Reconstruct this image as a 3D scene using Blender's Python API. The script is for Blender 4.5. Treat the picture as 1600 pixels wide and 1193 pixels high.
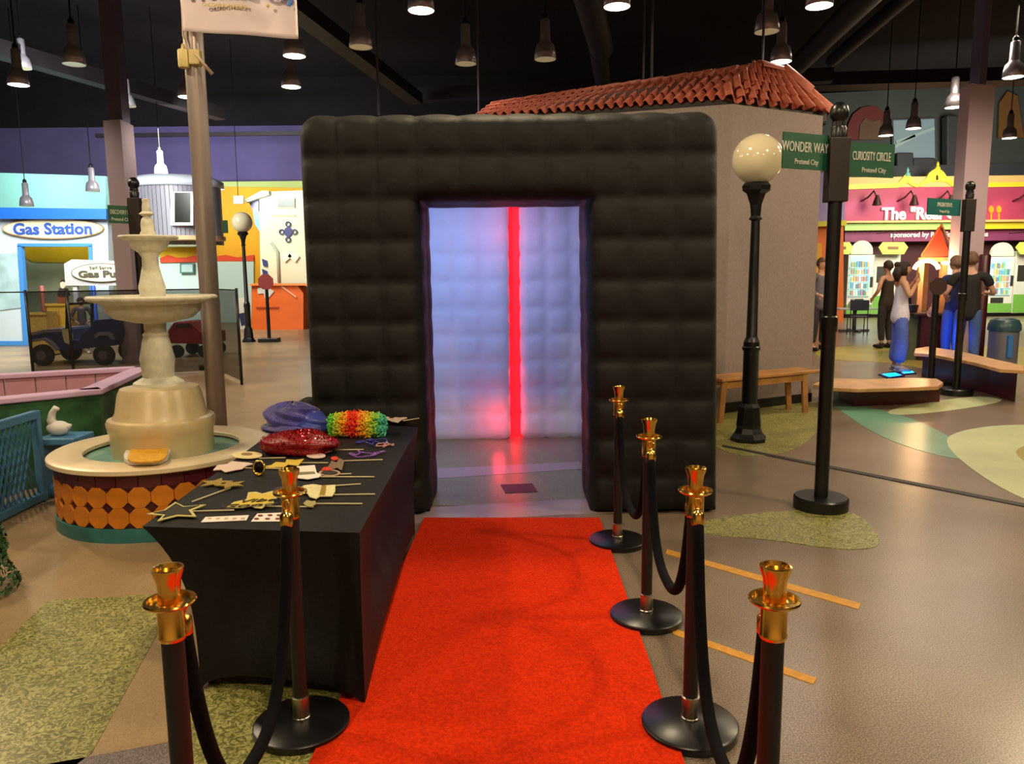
import bpy, bmesh, math, random
from mathutils import Vector, Matrix
random.seed(7)
S = bpy.context.scene
for o in list(bpy.data.objects): bpy.data.objects.remove(o)
COL = S.collection
PI = math.pi
# ------------------------------------------------------------------ camera
W, H, F = 1600.0, 1193.0, 1200.0
CZ = 1.6
PITCH = math.radians(7.97); ROLL = math.radians(0.55)
c_, s_ = math.cos(ROLL), math.sin(ROLL)
FWD = Vector((0, math.cos(PITCH), -math.sin(PITCH)))
R0, U0 = Vector((1, 0, 0)), Vector((0, math.sin(PITCH), math.cos(PITCH)))
RV = c_*R0 - s_*U0; UV = s_*R0 + c_*U0
cam = bpy.data.cameras.new('camera'); cam.sensor_width = 36; cam.lens = 36*F/W; cam.clip_end = 200
camo = bpy.data.objects.new('camera', cam); COL.objects.link(camo)
mw = Matrix.Identity(4)
for i in range(3):
    mw[i][0] = RV[i]; mw[i][1] = UV[i]; mw[i][2] = -FWD[i]
mw[2][3] = CZ
camo.matrix_world = mw
S.camera = camo
def ray(px, py):
    return FWD + RV*((px-W/2)/F) + UV*((H/2-py)/F)
def G(px, py, z=0.0):
    d = ray(px, py); t = (z-CZ)/d.z
    return Vector((d.x*t, d.y*t, z))
def P(px, py, Y):
    d = ray(px, py); t = Y/d.y
    return Vector((d.x*t, Y, CZ+d.z*t))
# ------------------------------------------------------------------ world, exposure
S.view_settings.view_transform = 'Standard'; S.view_settings.look = 'None'
S.view_settings.exposure = 0.0; S.view_settings.gamma = 1; S.view_settings.use_curve_mapping = False
w = bpy.data.worlds.new('hall_air'); S.world = w; w.use_nodes = True
w.node_tree.nodes['Background'].inputs[0].default_value = (0.50, 0.45, 0.55, 1)
w.node_tree.nodes['Background'].inputs[1].default_value = 0.05
WARM = (1.0, 0.80, 0.52); WHITE = (1.0, 0.93, 0.82)
def light(kind, loc, power, color=WARM, size=0.1, target=None, spot=150, blend=0.6, name='lamp_light', sy=None):
    l = bpy.data.lights.new(name, kind); l.energy = power; l.color = color
    if kind == 'AREA':
        l.size = size
        if sy: l.shape = 'RECTANGLE'; l.size_y = sy
    else: l.shadow_soft_size = size
    if kind == 'SPOT': l.spot_size = math.radians(spot); l.spot_blend = blend
    o = bpy.data.objects.new(name, l); COL.objects.link(o); o.location = loc
    if target is not None:
        o.rotation_euler = (Vector(target)-Vector(loc)).to_track_quat('-Z', 'Y').to_euler()
    return o
# hall pendants overhead and behind the viewer (outside the frame); last two added to brighten the side columns
for x, y in [(-4.2, 4.0), (0.2, 1.0), (4.2, 3.5), (-3.5, -1.5), (3.5, -2.0), (0.0, 5.8), (6.5, 8.5), (-6.5, 7.5), (9, 3), (8.4, 9.0), (-8.6, 9.6)]:
    light('SPOT', (x, y, 4.95), 360, WARM, 0.16, (x, y, 0), 172, 0.4)
# wall washers on the far purple wall, booth lights, added fills without fixtures for street and court
LIGHTS_AT_TOP = True
light('AREA', (-9.0, 15.0, 4.6), 640, (0.95, 1.0, 0.92), 2.5, (-11.5, 19.5, 1.8), name='added_fill')
light('AREA', (-8.5, 21.0, 4.8), 480, (1.0, 0.95, 0.78), 2.5, (-9.5, 27.0, 2.2), name='added_fill')
light('SPOT', (-11.2, 22.5, 3.9), 520, (0.62, 0.55, 1.0), 0.2, (-11.6, 27.8, 5.6), 80, 1, name='wash_light')
light('SPOT', (-8.4, 22.5, 3.9), 520, (0.62, 0.55, 1.0), 0.2, (-8.6, 27.8, 5.6), 80, 1, name='wash_light')
light('AREA', (14.5, 22.0, 4.9), 900, (1.0, 0.9, 0.72), 3.0, (16.0, 28.0, 1.0), name='added_fill')
light('AREA', (9.0, 15.5, 6.0), 150, (1.0, 0.86, 0.62), 2.0, (8.5, 14.0, 0.0), name='added_fill')
light('AREA', (0.0, 6.35, 2.22), 7, (0.45, 0.60, 1.0), 1.5, (0, 6.45, 0), name='booth_light')
light('AREA', (-0.75, 5.75, 2.0), 15, (0.30, 0.50, 1.0), 0.4, (-0.3, 7.6, 1.0), name='booth_light')
light('AREA', (-14.0, 22.5, 5.0), 90, (0.85, 1.0, 0.98), 2.0, (-15.5, 24.5, 3.2), name='added_fill')  # extra fill added to brighten the aqua wall
light('POINT', (-0.13, 7.18, 0.22), 2.4, (1.0, 0.02, 0.03), 0.05, name='red_light')  # added red glow on the low left cells, no lamp there
light('POINT', (-0.05, 7.1, 1.98), 1.3, (1.0, 0.03, 0.05), 0.05, name='red_light')  # added red glow near the top of the slit

# ------------------------------------------------------------------ materials
def lin(c):
    out = []
    for v in c[:3]:
        v = v/255.0
        out.append(v/12.92 if v <= 0.04045 else ((v+0.055)/1.055)**2.4)
    return tuple(out)+(1,)
MATS = {}
def M(name, rgb=(128, 128, 128), rough=0.6, metal=0.0, var=0.0, scale=20.0, bump=0.0, bscale=None, emis=0.0, ecol=None, rgb2=None, spec=0.5, alpha=1.0, sheen=0.0, trans=0.0):
    if name in MATS: return MATS[name]
    m = bpy.data.materials.new(name); m.use_nodes = True; MATS[name] = m
    nt = m.node_tree; b = nt.nodes['Principled BSDF']
    b.inputs['Base Color'].default_value = lin(rgb)
    b.inputs['Roughness'].default_value = rough; b.inputs['Metallic'].default_value = metal
    b.inputs['Specular IOR Level'].default_value = spec
    b.inputs['Alpha'].default_value = alpha
    b.inputs['Sheen Weight'].default_value = sheen
    b.inputs['Transmission Weight'].default_value = trans
    if emis:
        b.inputs['Emission Color'].default_value = lin(ecol or rgb); b.inputs['Emission Strength'].default_value = emis
    tc = nt.nodes.new('ShaderNodeTexCoord')
    n = nt.nodes.new('ShaderNodeTexNoise'); n.inputs['Scale'].default_value = scale; n.inputs['Detail'].default_value = 6
    nt.links.new(tc.outputs['Object'], n.inputs['Vector'])
    if var or rgb2:
        r = nt.nodes.new('ShaderNodeValToRGB')
        a = lin(rgb)
        if rgb2: lo, hi = a, lin(rgb2)
        else:
            lo = tuple(v*(1-var) for v in a[:3])+(1,); hi = tuple(min(1, v*(1+var)) for v in a[:3])+(1,)
        r.color_ramp.elements[0].position = 0.35; r.color_ramp.elements[1].position = 0.65
        r.color_ramp.elements[0].color = lo; r.color_ramp.elements[1].color = hi
        nt.links.new(n.outputs['Fac'], r.inputs['Fac']); nt.links.new(r.outputs['Color'], b.inputs['Base Color'])
    if bump:
        n2 = nt.nodes.new('ShaderNodeTexNoise'); n2.inputs['Scale'].default_value = bscale or scale; n2.inputs['Detail'].default_value = 4
        nt.links.new(tc.outputs['Object'], n2.inputs['Vector'])
        bp = nt.nodes.new('ShaderNodeBump'); bp.inputs['Strength'].default_value = bump; bp.inputs['Distance'].default_value = 0.02
        nt.links.new(n2.outputs['Fac'], bp.inputs['Height']); nt.links.new(bp.outputs['Normal'], b.inputs['Normal'])
    return m
def speckle(name, rgb, dark, bright, rough, scale=160):
    m = M(name, rgb, rough, 0, 0.16, 1.1); nt = m.node_tree; b = nt.nodes['Principled BSDF']
    base = b.inputs['Base Color'].links[0].from_socket
    tc = [n for n in nt.nodes if n.type == 'TEX_COORD'][0]
    n = nt.nodes.new('ShaderNodeTexNoise'); n.inputs['Scale'].default_value = scale; n.inputs['Detail'].default_value = 2
    nt.links.new(tc.outputs['Object'], n.inputs['Vector'])
    r = nt.nodes.new('ShaderNodeValToRGB'); cr = r.color_ramp
    cr.elements[0].position = 0.36; cr.elements[0].color = tuple([dark]*3)+(1,)
    cr.elements[1].position = 0.66; cr.elements[1].color = tuple([bright]*3)+(1,)
    e = cr.elements.new(0.5); e.color = (1, 1, 1, 1)
    nt.links.new(n.outputs['Fac'], r.inputs['Fac'])
    mx = nt.nodes.new('ShaderNodeMix'); mx.data_type = 'RGBA'; mx.blend_type = 'MULTIPLY'; mx.inputs[0].default_value = 1
    nt.links.new(base, mx.inputs[6]); nt.links.new(r.outputs['Color'], mx.inputs[7])
    nt.links.new(mx.outputs[2], b.inputs['Base Color'])
    return m
def grassmat():
    m = M('grass_print', (120, 118, 62), 0.42); nt = m.node_tree; b = nt.nodes['Principled BSDF']
    tc = [n for n in nt.nodes if n.type == 'TEX_COORD'][0]
    n0 = nt.nodes.new('ShaderNodeTexNoise'); n0.inputs['Scale'].default_value = 9
    nt.links.new(tc.outputs['Object'], n0.inputs['Vector'])
    v = nt.nodes.new('ShaderNodeTexNoise'); v.inputs['Scale'].default_value = 26; v.inputs['Detail'].default_value = 3; v.inputs['Distortion'].default_value = 3.2
    nt.links.new(tc.outputs['Object'], v.inputs['Vector'])
    r = nt.nodes.new('ShaderNodeValToRGB'); cr = r.color_ramp
    cr.elements[0].position = 0.40; cr.elements[0].color = lin((92, 92, 48))
    cr.elements[1].position = 0.60; cr.elements[1].color = lin((170, 166, 98))
    e = cr.elements.new(0.5); e.color = lin((134, 130, 70))
    nt.links.new(v.outputs['Fac'], r.inputs['Fac']); nt.links.new(r.outputs['Color'], b.inputs['Base Color'])
    return m
# ------------------------------------------------------------------ mesh building
class MB:
    def __init__(s): s.v = []; s.f = []
    def add(s, vs, fs):
        k = len(s.v); s.v += [tuple(p) for p in vs]; s.f += [tuple(i+k for i in f) for f in fs]; return s
    def box(s, x0, x1, y0, y1, z0, z1):
        vs = [(x0,y0,z0),(x1,y0,z0),(x1,y1,z0),(x0,y1,z0),(x0,y0,z1),(x1,y0,z1),(x1,y1,z1),(x0,y1,z1)]
        return s.add(vs, [(0,3,2,1),(4,5,6,7),(0,1,5,4),(1,2,6,5),(2,3,7,6),(3,0,4,7)])
    def bar(s, a, b, w, h=None, up=(0,0,1)):
        a, b = Vector(a), Vector(b); h = h or w; d = (b-a).normalized(); up = Vector(up)
        if abs(d.dot(up)) > 0.98: up = Vector((0,1,0))
        x = d.cross(up).normalized(); y = x.cross(d).normalized()
        q = [a-x*w/2-y*h/2, a+x*w/2-y*h/2, a+x*w/2+y*h/2, a-x*w/2+y*h/2]
        q += [p+(b-a) for p in q]
        return s.add(q, [(0,1,2,3),(7,6,5,4),(0,4,5,1),(1,5,6,2),(2,6,7,3),(3,7,4,0)])
    def tube(s, pts, r, n=10, cap=True):
        pts = [Vector(p) for p in pts]; rr = r if isinstance(r, (list, tuple)) else [r]*len(pts)
        vs = []; fs = []; prev = None
        for i, p in enumerate(pts):
            d = (pts[min(i+1, len(pts)-1)]-pts[max(i-1, 0)])
            d = d.normalized() if d.length > 1e-9 else Vector((0,0,1))
            if prev is None:
                x = d.orthogonal().normalized()
            else:
                x = (prev - d*prev.dot(d)); x = x.normalized() if x.length > 1e-6 else d.orthogonal().normalized()
            prev = x; y = d.cross(x)
            for k in range(n):
                a = 2*PI*k/n; vs.append(p+(x*math.cos(a)+y*math.sin(a))*rr[i])
        for i in range(len(pts)-1):
            for k in range(n):
                fs.append((i*n+k, i*n+(k+1)%n, (i+1)*n+(k+1)%n, (i+1)*n+k))
        if cap:
            fs.append(tuple(reversed(range(n)))); fs.append(tuple((len(pts)-1)*n+k for k in range(n)))
        return s.add(vs, fs)
    def lathe(s, prof, n=32, c=(0,0,0), cap=True, a0=0, a1=2*PI, sx=1, sy=1):
        vs = []; fs = []; m = len(prof); full = abs(a1-a0-2*PI) < 1e-6; cols = n if full else n+1
        for k in range(cols):
            a = a0+(a1-a0)*k/n
            for r, z in prof: vs.append((c[0]+r*math.cos(a)*sx, c[1]+r*math.sin(a)*sy, c[2]+z))
        for k in range(n):
            k2 = (k+1) % cols
            for i in range(m-1):
                fs.append((k*m+i, k2*m+i, k2*m+i+1, k*m+i+1))
        if cap and full:
            if prof[0][0] > 1e-6: fs.append(tuple(k*m for k in reversed(range(n))))
            if prof[-1][0] > 1e-6: fs.append(tuple(k*m+m-1 for k in range(n)))
        return s.add(vs, fs)
    def prism(s, pts, ext):      # pts: 3D polygon, ext: extrusion vector
        pts = [Vector(p) for p in pts]; n = len(pts); ext = Vector(ext)
        nrm = Vector((0,0,0))
        for i in range(n): nrm += pts[i].cross(pts[(i+1)%n])
        if nrm.dot(ext) < 0: pts.reverse()
        vs = pts+[p+ext for p in pts]
        return s.add(vs, [tuple(reversed(range(n))), tuple(range(n, 2*n))]+[(i, (i+1)%n, n+(i+1)%n, n+i) for i in range(n)])
    def ell(s, c, r, nu=16, nv=10):
        prof = [(math.sin(PI*i/nv), -math.cos(PI*i/nv)) for i in range(nv+1)]
        vs = []; fs = []; m = nv+1
        for k in range(nu):
            a = 2*PI*k/nu
            for q, z in prof: vs.append((c[0]+r[0]*q*math.cos(a), c[1]+r[1]*q*math.sin(a), c[2]+r[2]*z))
        for k in range(nu):
            k2 = (k+1) % nu
            for i in range(nv): fs.append((k*m+i, k2*m+i, k2*m+i+1, k*m+i+1))
        return s.add(vs, fs)
def tag(o, label=None, cat=None, group=None, kind=None):
    if label: o['label'] = label
    if cat: o['category'] = cat
    if group: o['group'] = group
    if kind: o['kind'] = kind
    return o
def obj(name, mb, mat, parent=None, smooth=False, label=None, cat=None, group=None, kind=None, origin=None, bevel=0):
    me = bpy.data.meshes.new(name)
    off = Vector((0, 0, 0))
    if origin is not None: off = Vector(origin)
    elif parent is not None and parent.get('_w'): off = Vector(parent['_w'])
    me.from_pydata([tuple(Vector(v)-off) for v in mb.v], [], mb.f)
    me.update(); bm = bmesh.new(); bm.from_mesh(me); bmesh.ops.remove_doubles(bm, verts=bm.verts, dist=1e-5)
    bmesh.ops.recalc_face_normals(bm, faces=bm.faces); bm.to_mesh(me); bm.free()
    me.materials.append(mat)
    if smooth: me.shade_smooth() if hasattr(me, 'shade_smooth') else None
    o = bpy.data.objects.new(name, me); COL.objects.link(o)
    if parent is not None:
        o.parent = parent
        if parent.get('_w') is not None: o['_w'] = list(parent['_w'])
    elif origin is not None: o.location = off
    if smooth == 'auto' or bevel:
        pass
    if bevel:
        b = o.modifiers.new('bevel', 'BEVEL'); b.width = bevel; b.segments = 2; b.limit_method = 'ANGLE'
    if smooth == 'auto':
        e = o.modifiers.new('split', 'EDGE_SPLIT'); e.split_angle = math.radians(40)
    return tag(o, label, cat, group, kind)
def thing(name, label, cat, loc=(0,0,0), rz=0, group=None, world=False):
    o = bpy.data.objects.new(name, None); COL.objects.link(o); o.location = loc; o.rotation_euler = (0,0,rz)
    o.empty_display_size = 0.1
    if world: o['_w'] = list(loc)
    return tag(o, label, cat, group)
def struct(name, mb, mat, smooth=False, parent=None, bevel=0):
    o = obj(name, mb, mat, parent, smooth, bevel=bevel)
    if parent is None: o['kind'] = 'structure'
    return o
def copy_tree(o, loc=None, rz=None, label=None, parent=None):
    c = o.copy(); COL.objects.link(c)
    if parent is not None: c.parent = parent
    if loc is not None: c.location = loc
    if rz is not None: c.rotation_euler = (0,0,rz)
    if label: c['label'] = label
    for ch in list(o.children): copy_tree(ch, parent=c)
    return c
def text(body, size, mat, parent, loc, rot=(PI/2,0,0), name='lettering', align='CENTER', ext=0.004, sx=1.0, bold=0.0, shear=0):
    cu = bpy.data.curves.new('lettering_curve', 'FONT'); cu.body = body; cu.size = size; cu.extrude = ext; cu.align_x = align; cu.align_y = 'CENTER'
    cu.offset = bold; cu.shear = shear; cu.resolution_u = 3
    t = bpy.data.objects.new('tmp', cu); COL.objects.link(t)
    bpy.context.view_layer.update()
    me = bpy.data.meshes.new_from_object(t.evaluated_get(bpy.context.evaluated_depsgraph_get()))
    bpy.data.objects.remove(t)
    me.materials.clear(); me.materials.append(mat)
    o = bpy.data.objects.new(name, me); COL.objects.link(o)
    if parent is not None:
        o.parent = parent
        if parent.get('_w') is not None: loc = Vector(loc)-Vector(parent['_w']); o['_w'] = list(parent['_w'])
    o.location = loc; o.rotation_euler = rot; o.scale = (sx, 1, 1)
    return o
def pxpoly(pts, Y): return [P(x, y, Y) for x, y in pts]
def rect(x0, y0, x1, y1): return [(x0,y0),(x1,y0),(x1,y1),(x0,y1)]
def ellp(cx, cy, rx, ry, n=28): return [(cx+rx*math.cos(2*PI*i/n), cy+ry*math.sin(2*PI*i/n)) for i in range(n)]
def panel(name, pts, Y, t, mat, parent=None, **k):   # upright board whose front is at depth Y, thickness t behind it
    return obj(name, MB().prism(pxpoly(pts, Y), (0, t, 0)), mat, parent, **k)
def floorpoly(name, pts, h, mat, smooth=0):
    q = [G(x, y) for x, y in pts]
    if smooth:
        for _ in range(smooth):
            r = []
            for i in range(len(q)):
                a, b = q[i], q[(i+1) % len(q)]
                r += [a*0.75+b*0.25, a*0.25+b*0.75]
            q = r
    return struct(name, MB().prism([(p.x, p.y, 0.0) for p in q], (0,0,h)), mat)
# ------------------------------------------------------------------ materials used
floor_m = speckle('terrazzo_brown', (122, 106, 90), 0.55, 1.7, 0.29)
tan_m = speckle('terrazzo_tan', (158, 132, 98), 0.8, 1.15, 0.38)
grey_m = speckle('terrazzo_grey', (112, 102, 104), 0.6, 1.5, 0.35)
grass_m = grassmat()
black_m = M('black_steel', (16, 15, 17), 0.32, 0.0)
gold_m = M('polished_gold', (244, 196, 96), 0.2, 1.0)
chrome_m = M('brushed_chrome', (190, 180, 165), 0.28, 1.0)
velvet_m = M('black_velvet', (7, 6, 10), 0.9, 0, spec=0.15, bump=0.3, bscale=300)
wood_m = M('honey_wood', (176, 122, 66), 0.4, 0, 0.18, 6)
woodtop_m = M('pale_wood', (200, 152, 104), 0.35, 0, 0.15, 5)
maroon_m = M('maroon_laminate', (72, 22, 28), 0.35, 0, 0.1, 4)
maroon2_m = M('maroon_tile', (84, 28, 38), 0.3, 0, 0.15, 10)
white_m = M('white_paint', (215, 212, 205), 0.5)
cream_m = M('cream_paint', (226, 205, 165), 0.5)
green_m = M('sign_green', (26, 84, 58), 0.45)
signtext_m = M('sign_white', (205, 205, 195), 0.5)
lamp_m = M('lamp_glow', (255, 240, 210), 0.5, emis=14, ecol=(255, 236, 200))
# ------------------------------------------------------------------ the hall
struct('floor', MB().box(-24, 26, -6, 34, -0.1, 0), floor_m)
floorpoly('floor_inlay', [(-300,1500),(-300,520),(380,500),(465,500),(475,700),(330,1000),(262,1160),(80,1193),(-60,1400)], 0.002, tan_m)
floorpoly('floor_inlay', [(75,938),(250,929),(249,985),(143,1178),(60,1240),(-200,1240),(-200,1180),(0,1012)], 0.004, grass_m)
floorpoly('floor_inlay', [(60,1197),(265,1161),(300,1300),(40,1320)], 0.004, grey_m)
floorpoly('floor_inlay', [(300,1050),(520,1045),(590,1090),(545,1210),(480,1330),(280,1330)], 0.004, grass_m, 1)
floorpoly('floor_inlay', [(1090,812),(1220,798),(1330,792),(1390,850),(1330,862),(1200,842),(1090,835)], 0.003, grass_m, 2)
floorpoly('floor_inlay', [(1090,655),(1200,632),(1285,622),(1290,660),(1240,712),(1120,712)], 0.003, grass_m, 2)
teal_m = speckle('terrazzo_teal', (108, 158, 132), 0.85, 1.1, 0.3)
pale_m = speckle('terrazzo_pale_green', (190, 196, 150), 0.9, 1.1, 0.35)
yel_m = speckle('terrazzo_mustard', (166, 152, 70), 0.85, 1.1, 0.35)
floorpoly('floor_inlay', [(1270,605),(1330,630),(1420,650),(1500,690),(1520,722),(1440,706),(1370,680),(1310,640)], 0.003, teal_m, 2)
floorpoly('floor_inlay', [(1470,690),(1500,672),(1580,662),(1750,668),(1800,800),(1640,800),(1530,745)], 0.004, pale_m, 3)
floorpoly('floor_inlay', [(1575,702),(1640,690),(1700,720),(1620,735)], 0.005, yel_m, 2)
floorpoly('floor_inlay', [(1270,545),(1400,535),(1700,545),(1700,575),(1480,585),(1400,566),(1280,562)], 0.003, yel_m, 2)
floorpoly('floor_inlay', [(1450,628),(1530,618),(1580,625),(1500,640),(1400,650),(1380,642)], 0.004, pale_m, 2)
struct('floor_joint', MB().prism([G(1128,698),(G(1620,796)),(G(1620,791)),(G(1128,695))], (0,0,0.006)), M('joint_black', (30, 28, 26), 0.6))
# inside the booth
floorpoly('floor_inlay', [(560,684),(760,684),(850,702),(930,752),(975,790),(560,790)], 0.003, speckle('terrazzo_olive', (128, 124, 92), 0.7, 1.3, 0.3))
pinkband = speckle('terrazzo_band', (158, 140, 140), 0.9, 1.1, 0.3)
floorpoly('floor_inlay', [(560,738),(905,722),(925,732),(560,756)], 0.005, pinkband)
floorpoly('floor_inlay', [(560,800),(970,776),(970,800),(560,822)], 0.005, pinkband)
obj('tape_mark', MB().prism([G(782,758),(G(832,756)),(G(840,769)),(G(790,771))], (0,0,0.007)), M('maroon_tape', (96, 40, 46), 0.6), label='short maroon floor tape inside the inflatable booth', cat='floor tape')
tape_m = M('orange_tape', (196, 138, 46), 0.55, 0, 0.12, 30)
obj('floor_tape', MB().prism([G(1042,858),G(1345,943),G(1341,952),G(1040,865)], (0,0,0.003)), tape_m, label='thin orange tape line on the floor farther back beside the booth', cat='floor tape')
obj('floor_tape', MB().prism([G(1050,981),G(1277,1060),G(1270,1069),G(1052,991)], (0,0,0.003)), tape_m, label='thin orange tape line nearest the camera behind the gold-top post', cat='floor tape')
dark_m = M('ceiling_black', (13, 8, 13), 0.9, 0, 0.3, 2)
struct('ceiling', MB().box(-24, 26, -6, 34, 8.6, 8.8), dark_m)
purple_m = M('purple_wall', (92, 84, 128), 0.8, 0, 0.08, 1)
struct('wall_back', MB().box(-24, 5.5, 28.5, 28.8, 0, 6.95), purple_m)
struct('wall_back_upper', MB().box(-24, 5.5, 28.45, 28.8, 6.95, 8.6), dark_m)  # black stands in for the wall fading into darkness
struct('wall_right', MB().box(25.8, 26, -6, 34, 0, 8.6), M('side_wall_plum', (70, 44, 60), 0.8))
struct('wall_end', MB().box(5.5, 26, 33.8, 34, 0, 8.6), dark_m)
struct('wall_left', MB().box(-22.2, -22, -6, 34, 0, 8.6), purple_m)
struct('wall_rear', MB().box(-22, 26, -6, -5.8, 0, 8.6), M('rear_wall', (200, 176, 140), 0.8, 0, 0.08, 1))
duct_m = M('duct_dark', (27, 21, 28), 0.6, 0, 0.2, 3)
def beam(a, b, z, wd, hh, nm='ceiling_beam'):
    p, q = G(*a, z), G(*b, z)
    o = obj(nm, MB().bar(p, q, wd, hh), duct_m); o['kind'] = 'structure'; return o
beam((-120, 42), (345, 178), 6.4, 0.35, 0.35)
beam((420, -20), (650, 155), 6.6, 0.4, 0.3)
beam((150, 212), (470, 208), 6.2, 0.12, 0.12)
beam((1150, 132), (1650, 118), 6.9, 0.8, 0.35)
beam((640, 150), (1300, 118), 6.9, 0.4, 0.35)
def duct(a, b, z, r):
    o = obj('ceiling_duct', MB().tube([G(*a, z), G(*b, z)], r, 16), duct_m, smooth='auto'); o['kind'] = 'structure'
duct((905, -60), (940, 75), 6.4, 0.26); duct((935, 78), (950, 190), 6.4, 0.2)
duct((1380, -30), (1235, 112), 6.3, 0.22); duct((1480, -60), (1300, 95), 6.7, 0.15)
rod_m = M('rod_grey', (96, 88, 100), 0.4, 0.6)
rods = MB()
for (x, y0, y1, d) in [(592, 30, 180, 12), (1018, 0, 128, 11), (1191, 70, 106, 11), (748, 155, 180, 12), (1005,100,128,12)]:
    obj('hanger_rod', MB().tube([P(x, y1, d), Vector((P(x, y1, d).x, d, 8.6))], 0.018, 6), rod_m, kind='structure')
# ------------------------------------------------------------------ pendants
def bell(s): return [(0.05*s,0.62),(0.075*s,0.60),(0.08*s,0.30),(0.09*s,0.27),(0.14*s,0.22),(0.165*s,0.12),(0.175*s,0.0),(0.168*s,0.0),(0.155*s,0.12),(0.12*s,0.2),(0.01,0.21)]
bell_m = M('spun_aluminium', (176, 168, 184), 0.3, 0.4)
lens_faint = M('reflector_faint_glow', (190, 180, 150), 0.3, 0.3, emis=0.35, ecol=(200, 180, 130))  # unlit lens, its material given a faint glow
def pendant(px, py, z, lit, label, power=260, s=1.0, lite=True, grp='bell pendant lamps under the dark ceiling'):
    p = G(px, py, z)
    t = thing('pendant_lamp', label, 'lamp', p, group=grp, world=True)
    a = bell(s); t['_w'] = list(p)
    m = MB().lathe([(r, zz*s) for r, zz in a], 24, p, cap=False); obj('shade', m, bell_m, t, True)
    m = MB().lathe([(0.0, 0.004), (0.166*s, 0.004), (0.164*s, 0.03), (0.0, 0.03)], 24, p); obj('diffuser', m, lamp_m if lit else lens_faint, t)
    m = MB().tube([p+Vector((0,0,0.6*s)), Vector((p.x, p.y, 8.6))], 0.012, 6); obj('cord', m, black_m, t)
    m = MB().lathe([(0.05, 0.62*s), (0.05, 0.68*s), (0.015, 0.72*s)], 12, p); obj('cap', m, black_m, t)
    if lit and power: light('SPOT', p+Vector((0,0,-0.02)), power, WHITE, 0.12, p+Vector((0,0,-3)), 150, 0.8)
    return t
LAMPS = [
 (658,17,5.0,1,'lit pendant lamp above the left half of the black booth, next to the top edge'),
 (964,11,5.0,1,'lit pendant lamp at the top edge above the right half of the black booth'),
 (1280,10,5.0,1,'lit pendant lamp at the top edge above the street sign post'),
 (460,88,5.0,1,'lit pendant lamp just below the lower right corner of the white banner'),
 (455,136,5.0,1,'lit pendant lamp below another lit one, over the booth\'s upper left corner'),
 (1220,97,5.0,1,'lit pendant lamp shining right behind the peak of the red tiled roof'),
 (293,152,5.0,1,'lit pendant lamp immediately left of the silver flagpole'),
 (29,133,5.0,1,'lit pendant lamp farthest left, over the gas station'),
 (1583,121,5.0,1,'lit pendant lamp at the right edge beside the tall lilac column'),
 (1490,168,5.0,1,'lit pendant lamp just left of the tall lilac column\'s upper end'),
 (1577,216,5.0,1,'small lit pendant lamp low at the right edge past the lilac column'),
 (1427,201,5.0,1,'lit pendant lamp in front of the upper window at right'),
 (1384,212,5.0,1,'tiny lit pendant lamp above the right end of the green street sign'),
 (728,100,5.0,0,'unlit silver pendant lamp above the booth, left of a similar one'),
 (852,93,5.0,0,'unlit silver pendant lamp above the booth centre, right of a similar one'),
 (564,74,5.0,0,'unlit silver pendant lamp right of the white banner'),
 (1198,50,5.0,0,'unlit silver pendant lamp over the red tiled roof'),
 (116,101,5.0,0,'unlit pale pendant lamp hanging at upper left in front of the grey beam'),
 (36,107,6.1,0,'small pale pendant lamp directly above the lit one at far left'),
 (200,166,5.6,0,'small dark grey pendant cone right of the left column\'s steel post'),
 (145,299,3.9,0,'low silver pendant lamp on a long cord above the gas station roof edge'),
 (42,322,3.55,0,'low silver pendant lamp at left just above the blue roof band'),
 (252,272,4.35,0,'small brass-toned pendant lamp above the grey curved building'),
]
for i, (x, y, z, lit, lb) in enumerate(LAMPS):
    pendant(x, y, z, lit, lb, 80 if i == 9 else 0 if i in (12, 1, 4) else 240)
# ------------------------------------------------------------------ inflatable booth
fab_m = M('black_nylon', (19, 18, 17), 0.62, 0, 0.12, 30, 0.4, 9, spec=0.3)
fabin_m = M('white_nylon', (215, 215, 228), 0.55, 0, 0.02, 8, 0.15, 12)
def quilt(x0, x1, y0, y1, z0, z1, nx, ny, nz, amp, r=0.1, res=7, skip=()):
    mn, mx = Vector((x0,y0,z0)), Vector((x1,y1,z1)); mb = MB()
    faces = []
    for ax in range(3):
        u, v = [(1,2),(2,0),(0,1)][ax]
        n = (nx,ny,nz)
        for side in (0, 1):
            if (ax, side) in skip: continue
            nu, nv = n[u]*res, n[v]*res
            vs = []; fs = []
            for i in range(nu+1):
                for j in range(nv+1):
                    p = Vector((0,0,0)); p[ax] = mx[ax] if side else mn[ax]
                    p[u] = mn[u]+(mx[u]-mn[u])*i/nu; p[v] = mn[v]+(mx[v]-mn[v])*j/nv
                    fu = (i/res) % 1; fv = (j/res) % 1
                    a = amp*(1.0, 0.45, 0.9)[0 if ax == 1 else (1 if ax == 0 else 2)]*(max(0, math.sin(PI*fu))*max(0, math.sin(PI*fv)))**0.5
                    q = Vector([min(max(p[k], mn[k]+r), mx[k]-r) for k in range(3)])
                    d = p-q; L = d.length
                    if L > 1e-9: p = q+d/L*(r+a)
                    vs.append(p)
            for i in range(nu):
                for j in range(nv):
                    k = i*(nv+1)+j; fs.append((k, k+nv+1, k+nv+2, k+1))
            mb.add(vs, fs)
    return mb
BY = 4.98
bt = thing('inflatable_booth', 'large black quilted inflatable photo booth with an open doorway and white inside', 'photo booth', (0, BY, 0), world=True)
BX0, BX1, BZ = -1.335, 1.37, 2.60
DX0, DX1, DZ = -0.57, 0.525, 2.075
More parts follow.
